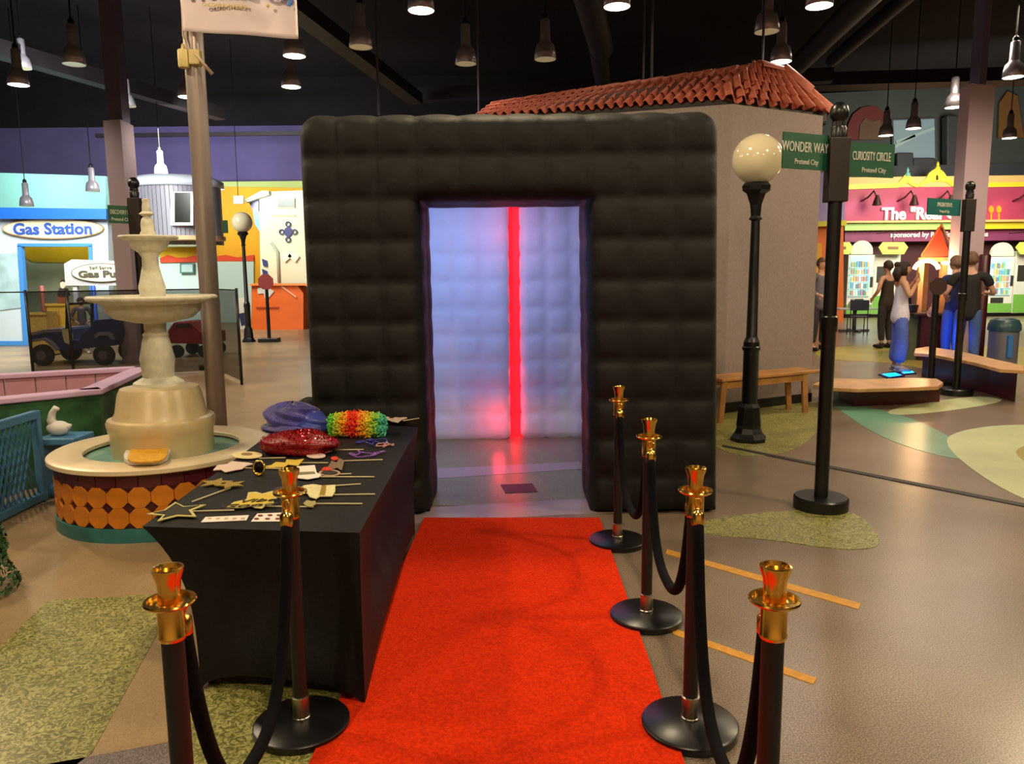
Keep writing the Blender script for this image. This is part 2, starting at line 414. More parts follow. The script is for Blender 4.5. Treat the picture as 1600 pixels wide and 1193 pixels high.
def taper(p, q=0.11):
    for cx, sg in ((BX0+q, -1), (BX1+0.01-q, 1)):      # soft upper corners
        dx, dz = (p.x-cx)*sg, p.z-(BZ-q)
        if dx > 0 and dz > 0:
            L = math.hypot(dx, dz); m = max(dx, dz)
            if L > 1e-9: p.x = cx+sg*dx*m/L; p.z = BZ-q+dz*m/L
    p.x -= 0.06*(p.z/BZ)*(p.x-BX0)/(BX1-BX0); return p
def front_wall(r=0.085, amp=0.034, res=8, T=0.62):
    xs = [BX0+(DX0-BX0)*k/3 for k in range(3)]+[DX0+(DX1-DX0)*k/4 for k in range(4)]+[DX1+(BX1+0.01-DX1)*k/3 for k in range(4)]
    zs = [DZ*k/8 for k in range(8)]+[DZ+(BZ-DZ)*k/2 for k in range(3)]
    mb = MB(); X1 = xs[-1]
    def dist(x, z):
        d = min(x-BX0, X1-x, BZ-z, z)
        dx = max(DX0-x, x-DX1, 0); dz = max(z-DZ, 0)
        return max(0, min(d, math.hypot(dx, dz)))
    def puff(u, v): return amp*(max(0, math.sin(PI*u))*max(0, math.sin(PI*v)))**0.5
    def rim(d): return r-math.sqrt(max(0, r*r-(r-d)**2)) if d < r else 0
    def grid(f, n, m):
        vs = [taper(f(i/n, j/m)) for i in range(n+1) for j in range(m+1)]
        mb.add(vs, [(i*(m+1)+j, (i+1)*(m+1)+j, (i+1)*(m+1)+j+1, i*(m+1)+j+1) for i in range(n) for j in range(m)])
    for a in range(10):
        for b in range(10):
            if 3 <= a <= 6 and b < 8: continue
            x0, x1, z0, z1 = xs[a], xs[a+1], zs[b], zs[b+1]
            grid(lambda u, v: Vector((x0+(x1-x0)*u, BY-puff(u, v)+rim(dist(x0+(x1-x0)*u, z0+(z1-z0)*v)), z0+(z1-z0)*v)), res, res)
            grid(lambda u, v: Vector((x0+(x1-x0)*u, BY+T, z0+(z1-z0)*v)), 1, 1)
    nd = 2
    for k in range(nd):
        y0, y1 = BY+r+(T-r)*k/nd, BY+r+(T-r)*(k+1)/nd
        for b in range(10):
            z0, z1 = zs[b], zs[b+1]
            for X, sg, need in ((BX0, -1, True), (X1, 1, True), (DX0, 1, b < 8), (DX1, -1, b < 8)):
                if need: grid(lambda u, v: Vector((X+sg*0.4*puff(u, v), y0+(y1-y0)*u, z0+(z1-z0)*v)), res, res)
        for a in range(10):
            x0, x1 = xs[a], xs[a+1]
            grid(lambda u, v: Vector((x0+(x1-x0)*u, y0+(y1-y0)*v, BZ+0.8*puff(u, v))), res, res)
            if 3 <= a <= 6: grid(lambda u, v: Vector((x0+(x1-x0)*u, y0+(y1-y0)*v, DZ-0.25*puff(u, v))), res, res)
    return mb
obj('front_wall', front_wall(), fab_m, bt, True)
obj('side_wall', quilt(BX0, BX0+0.26, BY+0.56, 7.75, 0, BZ, 1, 9, 10, 0.035, 0.09, 5), fab_m, bt, True)
obj('side_wall', quilt(BX1-0.34, BX1-0.08, BY+0.56, 7.75, 0, BZ, 1, 9, 10, 0.035, 0.09, 5), fab_m, bt, True)
obj('roof', quilt(BX0+0.2, BX1-0.28, BY+0.56, 7.75, BZ-0.24, BZ, 8, 9, 1, 0.03, 0.09, 5), fab_m, bt, True)
obj('back_wall', quilt(BX0, BX1-0.08, 7.62, 7.85, 0, BZ, 10, 1, 10, 0.03, 0.09, 4), fab_m, bt, True)
for x0, x1 in ((BX0+0.275, BX0+0.31), (BX1-0.31, BX1-0.275)):
    obj('inner_lining', quilt(x0, x1, BY+0.64, 7.58, 0.01, BZ-0.26, 1, 8, 9, 0.012, 0.015, 5), fabin_m, bt, True)
obj('ceiling_lining', MB().box(BX0+0.3, BX1-0.3, BY+0.64, 7.58, BZ-0.29, BZ-0.26), fabin_m, bt)
YB = G(795, 686).y
xl, xr = P(795, 500, YB).x, P(816, 500, YB).x
pl = quilt(xl-1.02, xl, YB, YB+0.12, 0.0, BZ-0.30, 4, 1, 9, 0.018, 0.03)
obj('back_lining', pl, fabin_m, bt, True)
obj('back_lining', quilt(xr-0.015, xr-0.015+0.98, YB+0.04, YB+0.15, 0.0, BZ-0.30, 4, 1, 9, 0.022, 0.05), fabin_m, bt, True)
red_m = M('red_led', (255, 30, 40), 0.5, emis=1.6, ecol=(255, 22, 34))
ls = obj('light_strip', MB().box(xl-0.03, xr+0.03, YB+0.13, YB+0.15, 0.0, BZ-0.32), red_m, bt, label='red glowing light strip')
for k in range(9):
    z = 0.13+k*0.262
    light('POINT', (xl+0.045, YB+0.03, z), 0.12 if k > 2 else 0.3, (1, 0.02, 0.04), 0.02, name='red_light')
# ------------------------------------------------------------------ red carpet
cp = [G(937,812), G(663,812), G(487,1190), G(1067,1190)]
lft = (cp[2]-cp[1]).normalized(); rgt = (cp[3]-cp[0]).normalized()
cb = [cp[1], cp[1]+lft*4.2, cp[0]+rgt*4.2, cp[0]]
carpet_m = M('red_carpet', (216, 50, 16), 1.0, 0, 0.2, 90, 0.5, 260, spec=0.05)
mb = MB(); nU, nV = 40, 120
obj('red_carpet', MB().prism([Vector((p.x,p.y,0.005)) for p in cb], (0,0,0.012)), carpet_m, label='bright red carpet runner leading into the black inflatable booth', cat='carpet', origin=(cb[0].x,cb[0].y,0))
# ------------------------------------------------------------------ stanchions and ropes
SH = 0.95
def stanchion_proto(loc, label):
    t = thing('rope_stanchion', label, 'stanchion', loc, group='gold-topped black stanchions along the red carpet')
    obj('base', MB().lathe([(0.0,0.0),(0.166,0.0),(0.168,0.006),(0.168,0.028),(0.160,0.034),(0.05,0.042),(0.028,0.046),(0.0,0.046)], 48), black_m, t, 'auto')
    obj('collar', MB().lathe([(0.030,0.044),(0.031,0.05),(0.029,0.052),(0.029,0.118),(0.031,0.12),(0.031,0.126),(0.026,0.128)], 24), chrome_m, t, 'auto')
    obj('pole', MB().lathe([(0.0,0.12),(0.0255,0.12),(0.0255,SH-0.165),(0.0,SH-0.165)], 24), M('black_powder_coat', (20, 17, 17), 0.5), t, 'auto')
    obj('gold_sleeve', MB().lathe([(0.029,SH-0.17),(0.031,SH-0.165),(0.031,SH-0.160),(0.0295,SH-0.157),(0.0295,SH-0.082),(0.02,SH-0.08)], 28), gold_m, t, 'auto')
    obj('gold_ring', MB().lathe([(0.02,SH-0.083),(0.048,SH-0.083),(0.0485,SH-0.075),(0.056,SH-0.075),(0.058,SH-0.079),(0.056,SH-0.083),(0.048,SH-0.088),(0.02,SH-0.088)], 40), gold_m, t, 'auto')
    obj('gold_crown', MB().lathe([(0.02,SH-0.085),(0.026,SH-0.08),(0.024,SH-0.06),(0.027,SH-0.03),(0.035,SH-0.006),(0.035,SH),(0.030,SH+0.001),(0.026,SH-0.01),(0.0,SH-0.014)], 32), gold_m, t, 'auto')
    return t
def at_top(px, py): return G(px, py, SH)
pos = {'L1': (G(262, 893, SH-0.01)), 'L2': G(471, 1117, 0.05), 'R1': G(965, 836, 0.05), 'R2': G(1010, 951, 0.05), 'R3': G(1078, 1118, 0.05), 'R4': G(1212, 890, SH-0.01)}
slab = {'L1': 'gold-topped black stanchion at the lower left, its foot below the frame',
 'L2': 'gold-topped black stanchion standing before the prop table',
 'R1': 'gold-topped black stanchion right of the carpet, closest to the booth doorway',
 'R2': 'gold-topped black stanchion right of the carpet, second from the booth doorway',
 'R3': 'gold-topped black stanchion right of the carpet, third from the booth, its full base in view',
 'R4': 'gold-topped black stanchion nearest the camera on the right, its foot below the frame'}
proto = None
for k, p in pos.items():
    l = (p.x, p.y, 0.0)
    if proto is None: proto = stanchion_proto(l, slab[k])
    else: copy_tree(proto, l, random.random()*3, slab[k])
def rope(a, b, sag, label, off=0.0, da=None, db=None):
    A, B = Vector((pos[a].x, pos[a].y, SH-0.085)), Vector((pos[b].x, pos[b].y, SH-0.085))
    h = (B-A); h.z = 0; h.normalize(); A = A+h*0.052; B = B-h*0.052
    if da: A = Vector((pos[a].x, pos[a].y, SH-0.085))+Vector(da)*0.052
    if db: B = Vector((pos[b].x, pos[b].y, SH-0.085))+Vector(db)*0.052
    t = thing('velvet_rope', label, 'rope', tuple(A), group='black velvet ropes between the stanchions', world=True)
    A2 = A-Vector((0,0,0.075)); B2 = B-Vector((0,0,0.075)); n = 36; pts = []
    L = (B2-A2).length; 
    for i in range(n+1):
        u = i/n; q = 2*u-1
        s = 0.5*(1+math.sin(PI*q/2)*0.35+q*0.65)
        p = A2.lerp(B2, s); p.z -= sag*(1-abs(q)**2.6); pts.append(p)
    obj('rope', MB().tube(pts, 0.0195, 14), velvet_m, t, True)
    for E, nm in ((A, 1), (B, 2)):
        lo = E-Vector((0,0,0.078))
        obj('end_cap', MB().lathe([(0.0,-0.02),(0.021,-0.02),(0.022,-0.015),(0.022,0.018),(0.014,0.028),(0.008,0.034),(0.0,0.034)], 18, lo), gold_m, t, 'auto')
        obj('snap_hook', MB().tube([lo+Vector((0,0,0.03)), lo+Vector((0.010,0,0.042)), lo+Vector((0.013,0,0.056)), lo+Vector((0.006,0,0.070)), lo+Vector((-0.008,0,0.070)), lo+Vector((-0.012,0,0.055)), lo+Vector((-0.006,0,0.040))], 0.004, 8), gold_m, t, True)
        obj('swivel', MB().ell(lo+Vector((0,0,0.032)), (0.010,0.010,0.010), 12, 8), gold_m, t, True)
rope('L1', 'L2', 0.60, 'black velvet rope hanging in front of the prop table')
rope('R1', 'R2', 0.42, 'black velvet rope between the two stanchions nearest the booth')
rope('R2', 'R3', 0.42, 'black velvet rope between the two middle right-hand stanchions')
rope('R3', 'R4', 0.60, 'black velvet rope between the two front right-hand stanchions')
# ------------------------------------------------------------------ prop table
TZ = 0.67
tA, tB = G(222, 822, TZ), G(562, 832, TZ)
tD, tC = G(453, 655, TZ), G(653, 667, TZ)
cloth_m = M('black_stretch_cloth', (14, 13, 15), 0.6, 0, 0.15, 40, 0.12, 60, spec=0.3)
t = thing('prop_table', 'long table in a fitted black stretch cover holding photo props', 'table', (tA.x, tA.y, 0), world=True)
def perim(n, c):   # c: four corners, rounded
    out = []
    for i in range(4):
        a, b = c[i], c[(i+1) % 4]
        for k in range(n): out.append((a.lerp(b, k/n), i, k/n))
    return out
cen = (tA+tB+tC+tD)/4; cen.z = 0
cor = [Vector((q.x, q.y, 0)) for q in (tA, tB, tC, tD)]
inset = [c+(cen-c).normalized()*0.13+Vector((0, 0.0, 0)) for c in cor]
inset[0] = cor[0]+Vector((0.17, 0.02, 0)); inset[1] = cor[1]+Vector((-0.0, -0.02, 0)); inset[2] = cor[2]+Vector((-0.03,-0.05,0)); inset[3] = cor[3]+Vector((0.1,-0.05,0))
NP = 26; po = perim(NP, cor); pi = perim(NP, inset); LV = 16; vs = []; fs = []; N = len(po)
for l in range(LV+1):
    tt = l/LV
    for k in range(N):
        a, side, u = po[k]; b = pi[k][0]
        e = 1-(1-tt)**3.6
        p = a.lerp(b, e)
        bow = 4*u*(1-u); mid = (cor[(side+1)%4]-cor[side]); nrm = Vector((mid.y, -mid.x, 0)).normalized()
        p = p - nrm*bow*0.085*math.sin(PI*min(1, tt*1.1))
        hem = 0.0 + 0.075*min(1, (bow*1.25))**0.6
        p.z = TZ*(1-tt)+hem*tt
        vs.append(p)
for l in range(LV):
    for k in range(N): fs.append((l*N+k, l*N+(k+1) % N, (l+1)*N+(k+1) % N, (l+1)*N+k))
fs.append(tuple(range(N)))
ob = obj('stretch_cover', MB().add(vs, fs), cloth_m, t, True)
e = ob.modifiers.new('split', 'EDGE_SPLIT'); e.split_angle = math.radians(50)
for q in inset: obj('leg', MB().tube([(q.x+(cen.x-q.x)*.1, q.y+(cen.y-q.y)*.06, 0.0), (q.x+(cen.x-q.x)*.1, q.y+(cen.y-q.y)*.06, TZ-0.03)], 0.016, 10), chrome_m, t, True)
# --- props lying on it
Z0 = TZ+0.002
def flat(pts, h=0.004, z=Z0): return MB().prism([G(x, y, z) for x, y in pts], (0,0,h))
def star_pts(c, r, n=5, k=0.45, rot=0.0, sq=1.0):
    return [Vector((c.x+math.cos(rot+PI*i/n)*(r if i % 2 == 0 else r*k), c.y+math.sin(rot+PI*i/n)*(r if i % 2 == 0 else r*k)*sq, c.z)) for i in range(2*n)]
goldp_m = M('gold_glitter_card', (190, 160, 70), 0.35, 0.5, 0.35, 220)
yel_card = M('yellow_card', (205, 176, 62), 0.5, 0, 0.1, 80)
blackcard = M('black_glitter_card', (44, 42, 36), 0.4, 0, 0.4, 200)
stick_m = M('paper_stick', (196, 180, 140), 0.6)
whitec = M('white_card', (226, 216, 205), 0.6)
pinkc = M('blush_card', (212, 186, 172), 0.6, 0, 0.05, 40)
redc = M('red_card', (206, 62, 38), 0.5)
dark_ink = M('dark_ink', (40, 34, 26), 0.6)
def prop(name, label, cat, parts, stick=None, grp='photo booth props on sticks on the black table'):
    first = parts[0]
    org = G(*first[1][0], Z0) if not isinstance(first[1][0], Vector) else first[1][0]
    t = thing(name, label, cat, (org.x, org.y, TZ), group=grp, world=True)
    for i, (nm, pts, mt) in enumerate(parts):
        q = [p if isinstance(p, Vector) else G(*p, Z0) for p in pts]
        q = [Vector((p.x, p.y, Z0+0.006+i*0.0025)) for p in q]
        obj(nm, MB().prism(q, (0,0,0.0035)), mt, t)
    if stick:
        a, b = G(*stick[0], Z0), G(*stick[1], Z0)
        obj('stick', MB().tube([a+Vector((0,0,0.004)), b+Vector((0,0,0.004))], 0.0035, 8), stick_m, t, True)
    return t
sc = G(283, 802, Z0)
prop('star_prop', 'black glitter star photo prop with a gold outline at the table\'s near left corner', 'photo prop',
     [('star_border', [(229,806),(256,800),(274,787),(288,794),(322,791),(300,800),(307,810),(277,809),(246,817),(255,808)], M('gold_outline', (190, 178, 110), 0.5)),
      ('star_face', [(240,805),(259,801),(275,790),(287,796),(312,793),(294,800),(300,808),(277,807),(254,813),(260,807)], blackcard)], ((300,800),(366,798)))
wc = thing('prop_card', 'long white prop card lying at the near table edge', 'card', G(350,812,TZ), group='white cards on the near table edge', world=True)
obj('card', flat([(321,808),(389,805),(385,813),(314,816)], 0.002), whitec, wc)
for k in range(5):
    x = 325+k*13; obj('mark', flat([(x,809.5),(x+6,809.2),(x+5,811.5),(x-1,812)], 0.003), M('tan_ink', (190, 160, 130), 0.6), wc)
wc = thing('prop_card', 'white card with dark red lip shapes at the near table edge', 'card', G(418,810,TZ), group='white cards on the near table edge', world=True)
obj('card', flat([(402,802.5),(444,801),(446,814.5),(392,815)], 0.002), whitec, wc)
for x, y in ((407,806),(422,805.5),(436,805.5),(401,811),(418,811),(434,811)):
    obj('mark', flat(ellp(x, y, 4.2, 1.6, 8), 0.003), M('plum_ink', (110, 40, 50), 0.6), wc)
gp = prop('word_prop', 'gold cloud-shaped word sign prop near the table\'s front middle', 'photo prop',
     [('sign_border', [(353,796),(366,787),(385,783),(388,772),(400,771),(410,774),(425,770),(440,772),(437,778),(428,783),(428,789),(415,793),(409,797),(398,796),(392,793),(378,796)], M('gold_edge', (206, 190, 120), 0.5)),
      ('sign_face', [(358,794),(368,788),(387,785),(391,774),(410,776),(425,772.5),(435,774),(432,778),(424,782),(424,788),(412,791),(406,795),(393,791),(376,794)], yel_card)], ((410,792),(490,793)))
tx = text('Good', 0.062, dark_ink, None, G(385,789,Z0+0.0145), (0,0,0.15), ext=0.001, sx=1.5, shear=0.3); tx.parent = gp; tx.location = Vector(tx.location)-gp.location
tx = text('Vibes', 0.062, dark_ink, None, G(408,781,Z0+0.0145), (0,0,0.15), ext=0.001, sx=1.4, shear=0.3); tx.parent = gp; tx.location = Vector(tx.location)-gp.location
s1 = star_pts(G(337,756,Z0), 0.075, rot=0.3); s2 = star_pts(G(361,760,Z0), 0.07, rot=0.9)
prop('star_wand', 'wand of two small gold stars on a diagonal stick at the table\'s left side', 'photo prop', [('star', s1, goldp_m), ('star', s2, goldp_m)], ((360,763),(300,785)))
prop('crown_prop', 'blush cloud-shaped crown prop at the left table edge', 'photo prop', [('board', [(333,737),(340,729),(355,727),(362,723),(375,724),(388,725),(396,727),(385,730),(378,735),(366,737),(352,740),(345,736)], pinkc)], ((380,732),(440,733)))
prop('oval_prop', 'pale oval sign prop at the left table edge below the red sequins', 'photo prop', [('board', ellp(386,713,24,5.5,20), M('butter_card', (214, 196, 140), 0.6)), ('dots', ellp(386,712,9,2,10), M('brown_ink', (140, 105, 60), 0.6))], ((405,717),(446,716)))
prop('bow_prop', 'yellow and white bow-tie prop left of the gold post top', 'photo prop', [('board', [(412,731),(424,729),(431,724),(446,725),(448,720),(462,721),(475,719),(466,730),(450,728),(444,732),(431,732),(425,733)], yel_card)], ((470,724),(513,724)))
prop('top_hat_prop', 'small white top hat prop right of the gold post top', 'photo prop', [('board', [(463,749),(464,731),(492,729),(495,741),(503,744),(498,748),(480,751)], whitec), ('hat_band', [(464,745),(466,741),(491,740),(493,743)], M('olive_ink', (120, 116, 80), 0.6))], ((490,746),(585,746)))
prop('glasses_prop', 'dark glasses prop with a red trim, beside the top hat prop', 'photo prop', [('board', ellp(515,741,17,5,18), M('tan_card', (170, 140, 110), 0.6)), ('lens', ellp(515,741.5,13,3.2,14), dark_ink), ('red_trim', [(502,738),(506,734),(514,733),(519,737),(512,739)], redc)], ((528,742),(549,741)))
prop('butterfly_prop', 'brown butterfly prop with a red centre, near the table\'s right middle', 'photo prop', [('board', [(513,731),(518,722),(526,725),(530,718),(538,722),(536,730),(534,737),(526,733),(518,736)], M('brown_card', (120, 96, 76), 0.6)), ('red_spot', ellp(523,719,6,3,10), redc)], ((538,721),(598,719)))
prop('mug_prop', 'cream and gold drink mug prop right of the gold post', 'photo prop', [('board', [(465,768),(475,761),(490,759),(503,761),(524,760),(524,770),(519,778),(500,778),(494,782),(484,779),(480,773),(470,773)], M('cream_card', (214, 204, 150), 0.5, 0, 0.15, 60)), ('gold_band', [(503,762),(510,761),(508,777),(499,777)], goldp_m)], ((520,774),(586,773)))
prop('moustache_prop', 'small gold moustache prop at the front right of the table', 'photo prop', [('board', [(474,789),(480,784),(487,786),(493,785),(494,790),(486,795),(478,793)], M('olive_gold', (170, 160, 96), 0.45, 0.3))], ((492,788),(566,788)))
prop('stick_prop', 'thin glitter prop whose stick lies behind the mug prop', 'photo prop', [('board', [(424,770),(432,764),(444,762),(446,768),(436,771)], blackcard)], ((446,765),(564,757)))
prop('lips_prop', 'upper of two blush lip props below the red sequin hat', 'photo prop', [('board', ellp(505,705,14,4,16), pinkc)], ((515,704),(568,703)))
prop('lips_prop', 'lower of two blush lip props below the red sequin hat', 'photo prop', [('board', ellp(494,714,15,4,16), pinkc)], None)
prop('word_prop', 'blush lettered prop at the far right end of the table beside the rainbow wig', 'photo prop', [('board', [(592,651),(598,647),(612,649),(620,646),(634,649),(636,655),(627,658),(622,662),(612,660),(604,657)], pinkc), ('dots', ellp(612,654,4,1.5,8), dark_ink), ('dots', ellp(625,653,4,1.5,8), dark_ink)], ((630,658),(655,654)))
# gold ring ornament
gr = G(405,742,Z0)
t = thing('ring_ornament', 'small black gem-like ornament in a shiny gold ring standing on the table', 'ornament', tuple(gr), world=True)
ring = [gr+Vector((math.cos(a)*0.026, math.sin(a)*0.008, 0.035+math.sin(a)*0.032)) for a in [2*PI*i/28 for i in range(29)]]
obj('gold_rim', MB().tube(ring, 0.006, 8, False), gold_m, t, True)
obj('dark_stone', MB().ell(gr+Vector((0,0,0.037)), (0.021,0.009,0.028)), M('onyx', (14, 10, 18), 0.1), t, True)
obj('gold_foot', MB().ell(gr+Vector((0,0,0.008)), (0.022,0.012,0.009)), gold_m, t, True)
# soft hats, wig
def blob(c, r, seed, amp, nu=48, nv=28, flat0=True):
    rnd = random.Random(seed); waves = [(rnd.uniform(1,5), rnd.uniform(1,6), rnd.uniform(0,6), rnd.uniform(.3,1)) for _ in range(7)]
    mb = MB().ell((0,0,0), (1,1,1), nu, nv)
    vs = []
    for x, y, z in mb.v:
        a = math.atan2(y, x); d = 1+amp*sum(w[3]*math.sin(w[0].__round__()*a+w[1]*z*2+w[2]) for w in waves)/3
        zz = z*r[2]*d; 
        if flat0 and zz < -r[2]*0.55: zz = -r[2]*0.55
        vs.append((c[0]+x*r[0]*d, c[1]+y*r[1]*d, c[2]+r[2]*0.55+zz))
    mb.v = vs; return mb
hb = G(462, 672, Z0)
t = thing('velvet_hat', 'crumpled blue-violet velvet hat at the back left of the table', 'hat', tuple(hb), world=True)
bl_m = M('blue_velvet', (58, 48, 138), 0.5, 0, 0.35, 10, 0.5, 30, sheen=0.6)
obj('crown', blob((hb.x-0.02, hb.y, Z0+0.03), (0.15,0.12,0.09), 3, 0.28), bl_m, t, True)
obj('brim', blob((hb.x+0.0, hb.y-0.02, Z0), (0.2,0.15,0.035), 5, 0.22), bl_m, t, True)
obj('fold', blob((hb.x+0.11, hb.y-0.03, Z0+0.015), (0.11,0.09,0.065), 9, 0.22), M('blue_satin', (62, 72, 160), 0.4, 0, 0.2, 12), t, True, label='lighter blue satin fold')
rb = G(468, 706, Z0)
t = thing('sequin_hat', 'glittering red sequin hat lying in front of the blue hat', 'hat', tuple(rb), world=True)
rs_m = M('red_sequin_base', (130, 8, 16), 0.4, 0, 0.3, 60)
hatb = blob((rb.x, rb.y, Z0), (0.205,0.115,0.075), 12, 0.14); obj('body', hatb, rs_m, t, True)
seq = MB(); rnd = random.Random(4)
for v in [rnd.choice(hatb.v) for _ in range(3200)]:
    v = Vector(v); n = (v-Vector((rb.x, rb.y, Z0+0.02))).normalized(); n = (n+Vector((rnd.gauss(0,.5), rnd.gauss(0,.5), rnd.gauss(0,.5)))).normalized()
    x = n.orthogonal().normalized()*0.004; y = n.cross(x)
    p = v+n*0.002+Vector((rnd.uniform(-.01,.01), rnd.uniform(-.01,.01), 0.002)); seq.add([p+x, p+y, p-x, p-y], [(0,1,2,3)])
so = obj('sequin', seq, M('red_sequin', (225, 30, 38), 0.12, 0.9), t); so['kind'] = 'stuff'
# rainbow wig
wg = G(559, 679, Z0)
t = thing('rainbow_wig', 'fluffy rainbow clown wig at the back of the table', 'wig', tuple(wg), world=True)
cols = [(110,200,60),(200,205,50),(240,170,30),(235,60,20),(235,50,20),(240,160,30),(225,205,50),(150,205,70),(80,190,150)]
for k, cc in enumerate(cols):
    u = (k-4)/4.0; mt = M('wig_%d' % k, cc, 0.8, 0, 0.1, 60)
    cx = wg.x+u*0.14; rr = 0.1*(1-0.25*u*u); tuft = MB(); rnd = random.Random(k)
    for _ in range(170):
        a = rnd.uniform(0, 2*PI); ph = math.acos(rnd.uniform(-0.35, 1)); n = Vector((rnd.gauss(0,.25), math.sin(ph)*math.cos(a), math.cos(ph))).normalized()
        b = Vector((cx+rnd.uniform(-.024,.024), wg.y, Z0+0.045)); p = b+Vector((0, n.y*rr*0.8, n.z*rr*0.85))
        if p.z < Z0+0.006: p.z = Z0+0.006
        s = [p+Vector((rnd.gauss(0,.006), rnd.gauss(0,.006), rnd.gauss(0,.006))) for _ in range(3)]
        s = [p-n*0.02, s[0]+n*0.004, s[1]+n*0.011]
        tuft.tube(s, [0.007,0.0055,0.002], 5)
    core = MB().ell((cx, wg.y, Z0+0.04), (0.032, rr*0.72, rr*0.62), 14, 8); tuft.add(core.v, core.f)
    oo = obj('curls', tuft, mt, t, True); oo['kind'] = 'stuff'
bk = G(478, 645, Z0)
t = thing('black_hat', 'black felt hat at the far left corner of the table against the booth', 'hat', tuple(bk), world=True)
bh_m = M('black_felt', (24, 22, 22), 0.8, sheen=0.2)
obj('brim', blob((bk.x, bk.y-0.02, Z0), (0.14,0.10,0.018), 21, 0.06), bh_m, t, True)
obj('crown', blob((bk.x+0.03, bk.y-0.01, Z0+0.015), (0.085,0.07,0.06), 22, 0.08), bh_m, t, True)
def beads(cpx, seed, mt, label, w_, d_):
    c = G(*cpx, Z0); t = thing('bead_necklace', label, 'necklace', tuple(c), group='tangled bead necklaces on the table', world=True)
    rnd = random.Random(seed); m = MB(); ph = [rnd.uniform(0,6) for _ in range(4)]; n = 120
    for i in range(n):
        a = 2*PI*i/n
        p = Vector((c.x+w_*(0.8*math.cos(a)+0.35*math.sin(3*a+ph[0])), c.y+d_*(0.7*math.sin(a)+0.5*math.sin(4*a+ph[1])), Z0+0.006+0.004*abs(math.sin(5*a+ph[2]))))
        m.ell(p, (0.0048,0.0048,0.0048), 6, 4)
    obj('beads', m, mt, t, True, kind='stuff')
beads((581,692), 1, M('blue_beads', (50, 50, 150), 0.25), 'dark blue bead necklace heap below the rainbow wig', 0.075, 0.07)
beads((572,711), 2, M('violet_beads', (130, 80, 170), 0.25), 'violet bead necklace spread near the table\'s right edge', 0.09, 0.06)
beads((602,697), 3, M('pink_beads', (170, 120, 120), 0.3), 'small brownish pink bead string near the table\'s far right edge', 0.04, 0.05)
# ------------------------------------------------------------------ fountain
fc = G(256, 697, 0.455); fc.z = 0
t = thing('fountain', 'round three-tier cream fountain with orange tiled basin', 'fountain', tuple(fc), world=True)
stone_m = M('cast_stone', (208, 204, 182), 0.55, 0, 0.12, 14, 0.25, 30)
RB = (G(412, 700, 0.455)-G(96, 700, 0.455)).length/2
sc_ = RB/0.71
print('FOUNTAIN', fc, RB)
obj('basin_rim', MB().lathe([(0.49,0.435),(0.49,0.458),(0.50,0.466),(RB-0.015,0.466),(RB,0.456),(RB,0.432),(RB-0.012,0.424),(0.49,0.424)], 72, fc, cap=False), M('rim_cream', (234, 214, 176), 0.35), t, 'auto')
obj('basin_wall', MB().lathe([(0.49,0.05),(0.49,0.43),(RB-0.05,0.43),(RB-0.05,0.0),(0.49,0.0)], 72, fc, cap=False), maroon_m, t, 'auto')
obj('basin_plinth', MB().lathe([(RB-0.06,0.0),(RB-0.028,0.0),(RB-0.028,0.088),(RB-0.06,0.09)], 72, fc, cap=False), M('teal_paint', (52, 120, 122), 0.4, 0, 0.1, 8), t, 'auto')
obj('water', MB().lathe([(0.0,0.425),(0.50,0.425),(0.50,0.415),(0.0,0.415)], 64, fc), M('teal_water', (120, 176, 164), 0.08, 0, 0.12, 5, 0.08, 20), t, 'auto')
nT = 32; rT = RB-0.048; wT = 2*PI*rT/nT
om = M('orange_tile', (214, 128, 34), 0.35, 0, 0.12, 12)
o8 = [(math.cos(PI/8+PI/4*i)*wT*0.535, math.sin(PI/8+PI/4*i)*wT*0.535) for i in range(8)]
octb = MB().prism([(x, 0, z) for x, z in o8], (0, 0.014, 0))
zt = [0.092+wT*0.5, 0.092+wT*1.5]
first = None
for row in range(2):
    for k in range(nT):
        a = 2*PI*(k)/nT
        if first is None:
            first = obj('octagon_tile', octb, om, None, bevel=0); o = first; first.parent = t
        else:
            o = first.copy(); COL.objects.link(o)
        o.location = (math.cos(a)*(rT+0.012), math.sin(a)*(rT+0.012), zt[row]); o.rotation_euler = (0,0,a+PI/2)
mt_ = None
ztop = zt[1]+wT*0.52
for k in range(nT):
    a = 2*PI*(k+0.5)/nT
    if mt_ is None:
        mt_ = obj('maroon_tile', MB().box(-wT*0.485, wT*0.485, 0, 0.008, -0.042, 0.042), maroon2_m, None); mt_.parent = t; o = mt_
    else: o = mt_.copy(); COL.objects.link(o)
    o.location = (math.cos(a)*(rT+0.008), math.sin(a)*(rT+0.008), 0.381); o.rotation_euler = (0,0,a+PI/2)
def zz(y): return P(258, y, fc.y).z
drum = [(0.0,0.40),(0.325,0.40),(0.325,zz(672)),(0.335,zz(668)),(0.345,zz(655)),(0.335,zz(650)),(0.305,zz(648)),(0.285,zz(640)),(0.262,zz(612)),(0.245,zz(604)),(0.16,zz(600)),(0.0,zz(600))]
obj('drum', MB().lathe(drum, 56, fc), M('cream_shell', (206, 184, 140), 0.32, 0, 0.06, 10), t, 'auto')
ped = [(0.17,zz(604)),(0.16,zz(596)),(0.10,zz(588)),(0.104,zz(576)),(0.112,zz(560)),(0.098,zz(545)),(0.085,zz(530)),(0.078,zz(526)),(0.082,zz(522)),(0.068,zz(518)),(0.07,zz(505)),(0.10,zz(500)),(0.0,zz(499))]
obj('lower_pedestal', MB().lathe(ped, 24, fc), stone_m, t, 'auto')
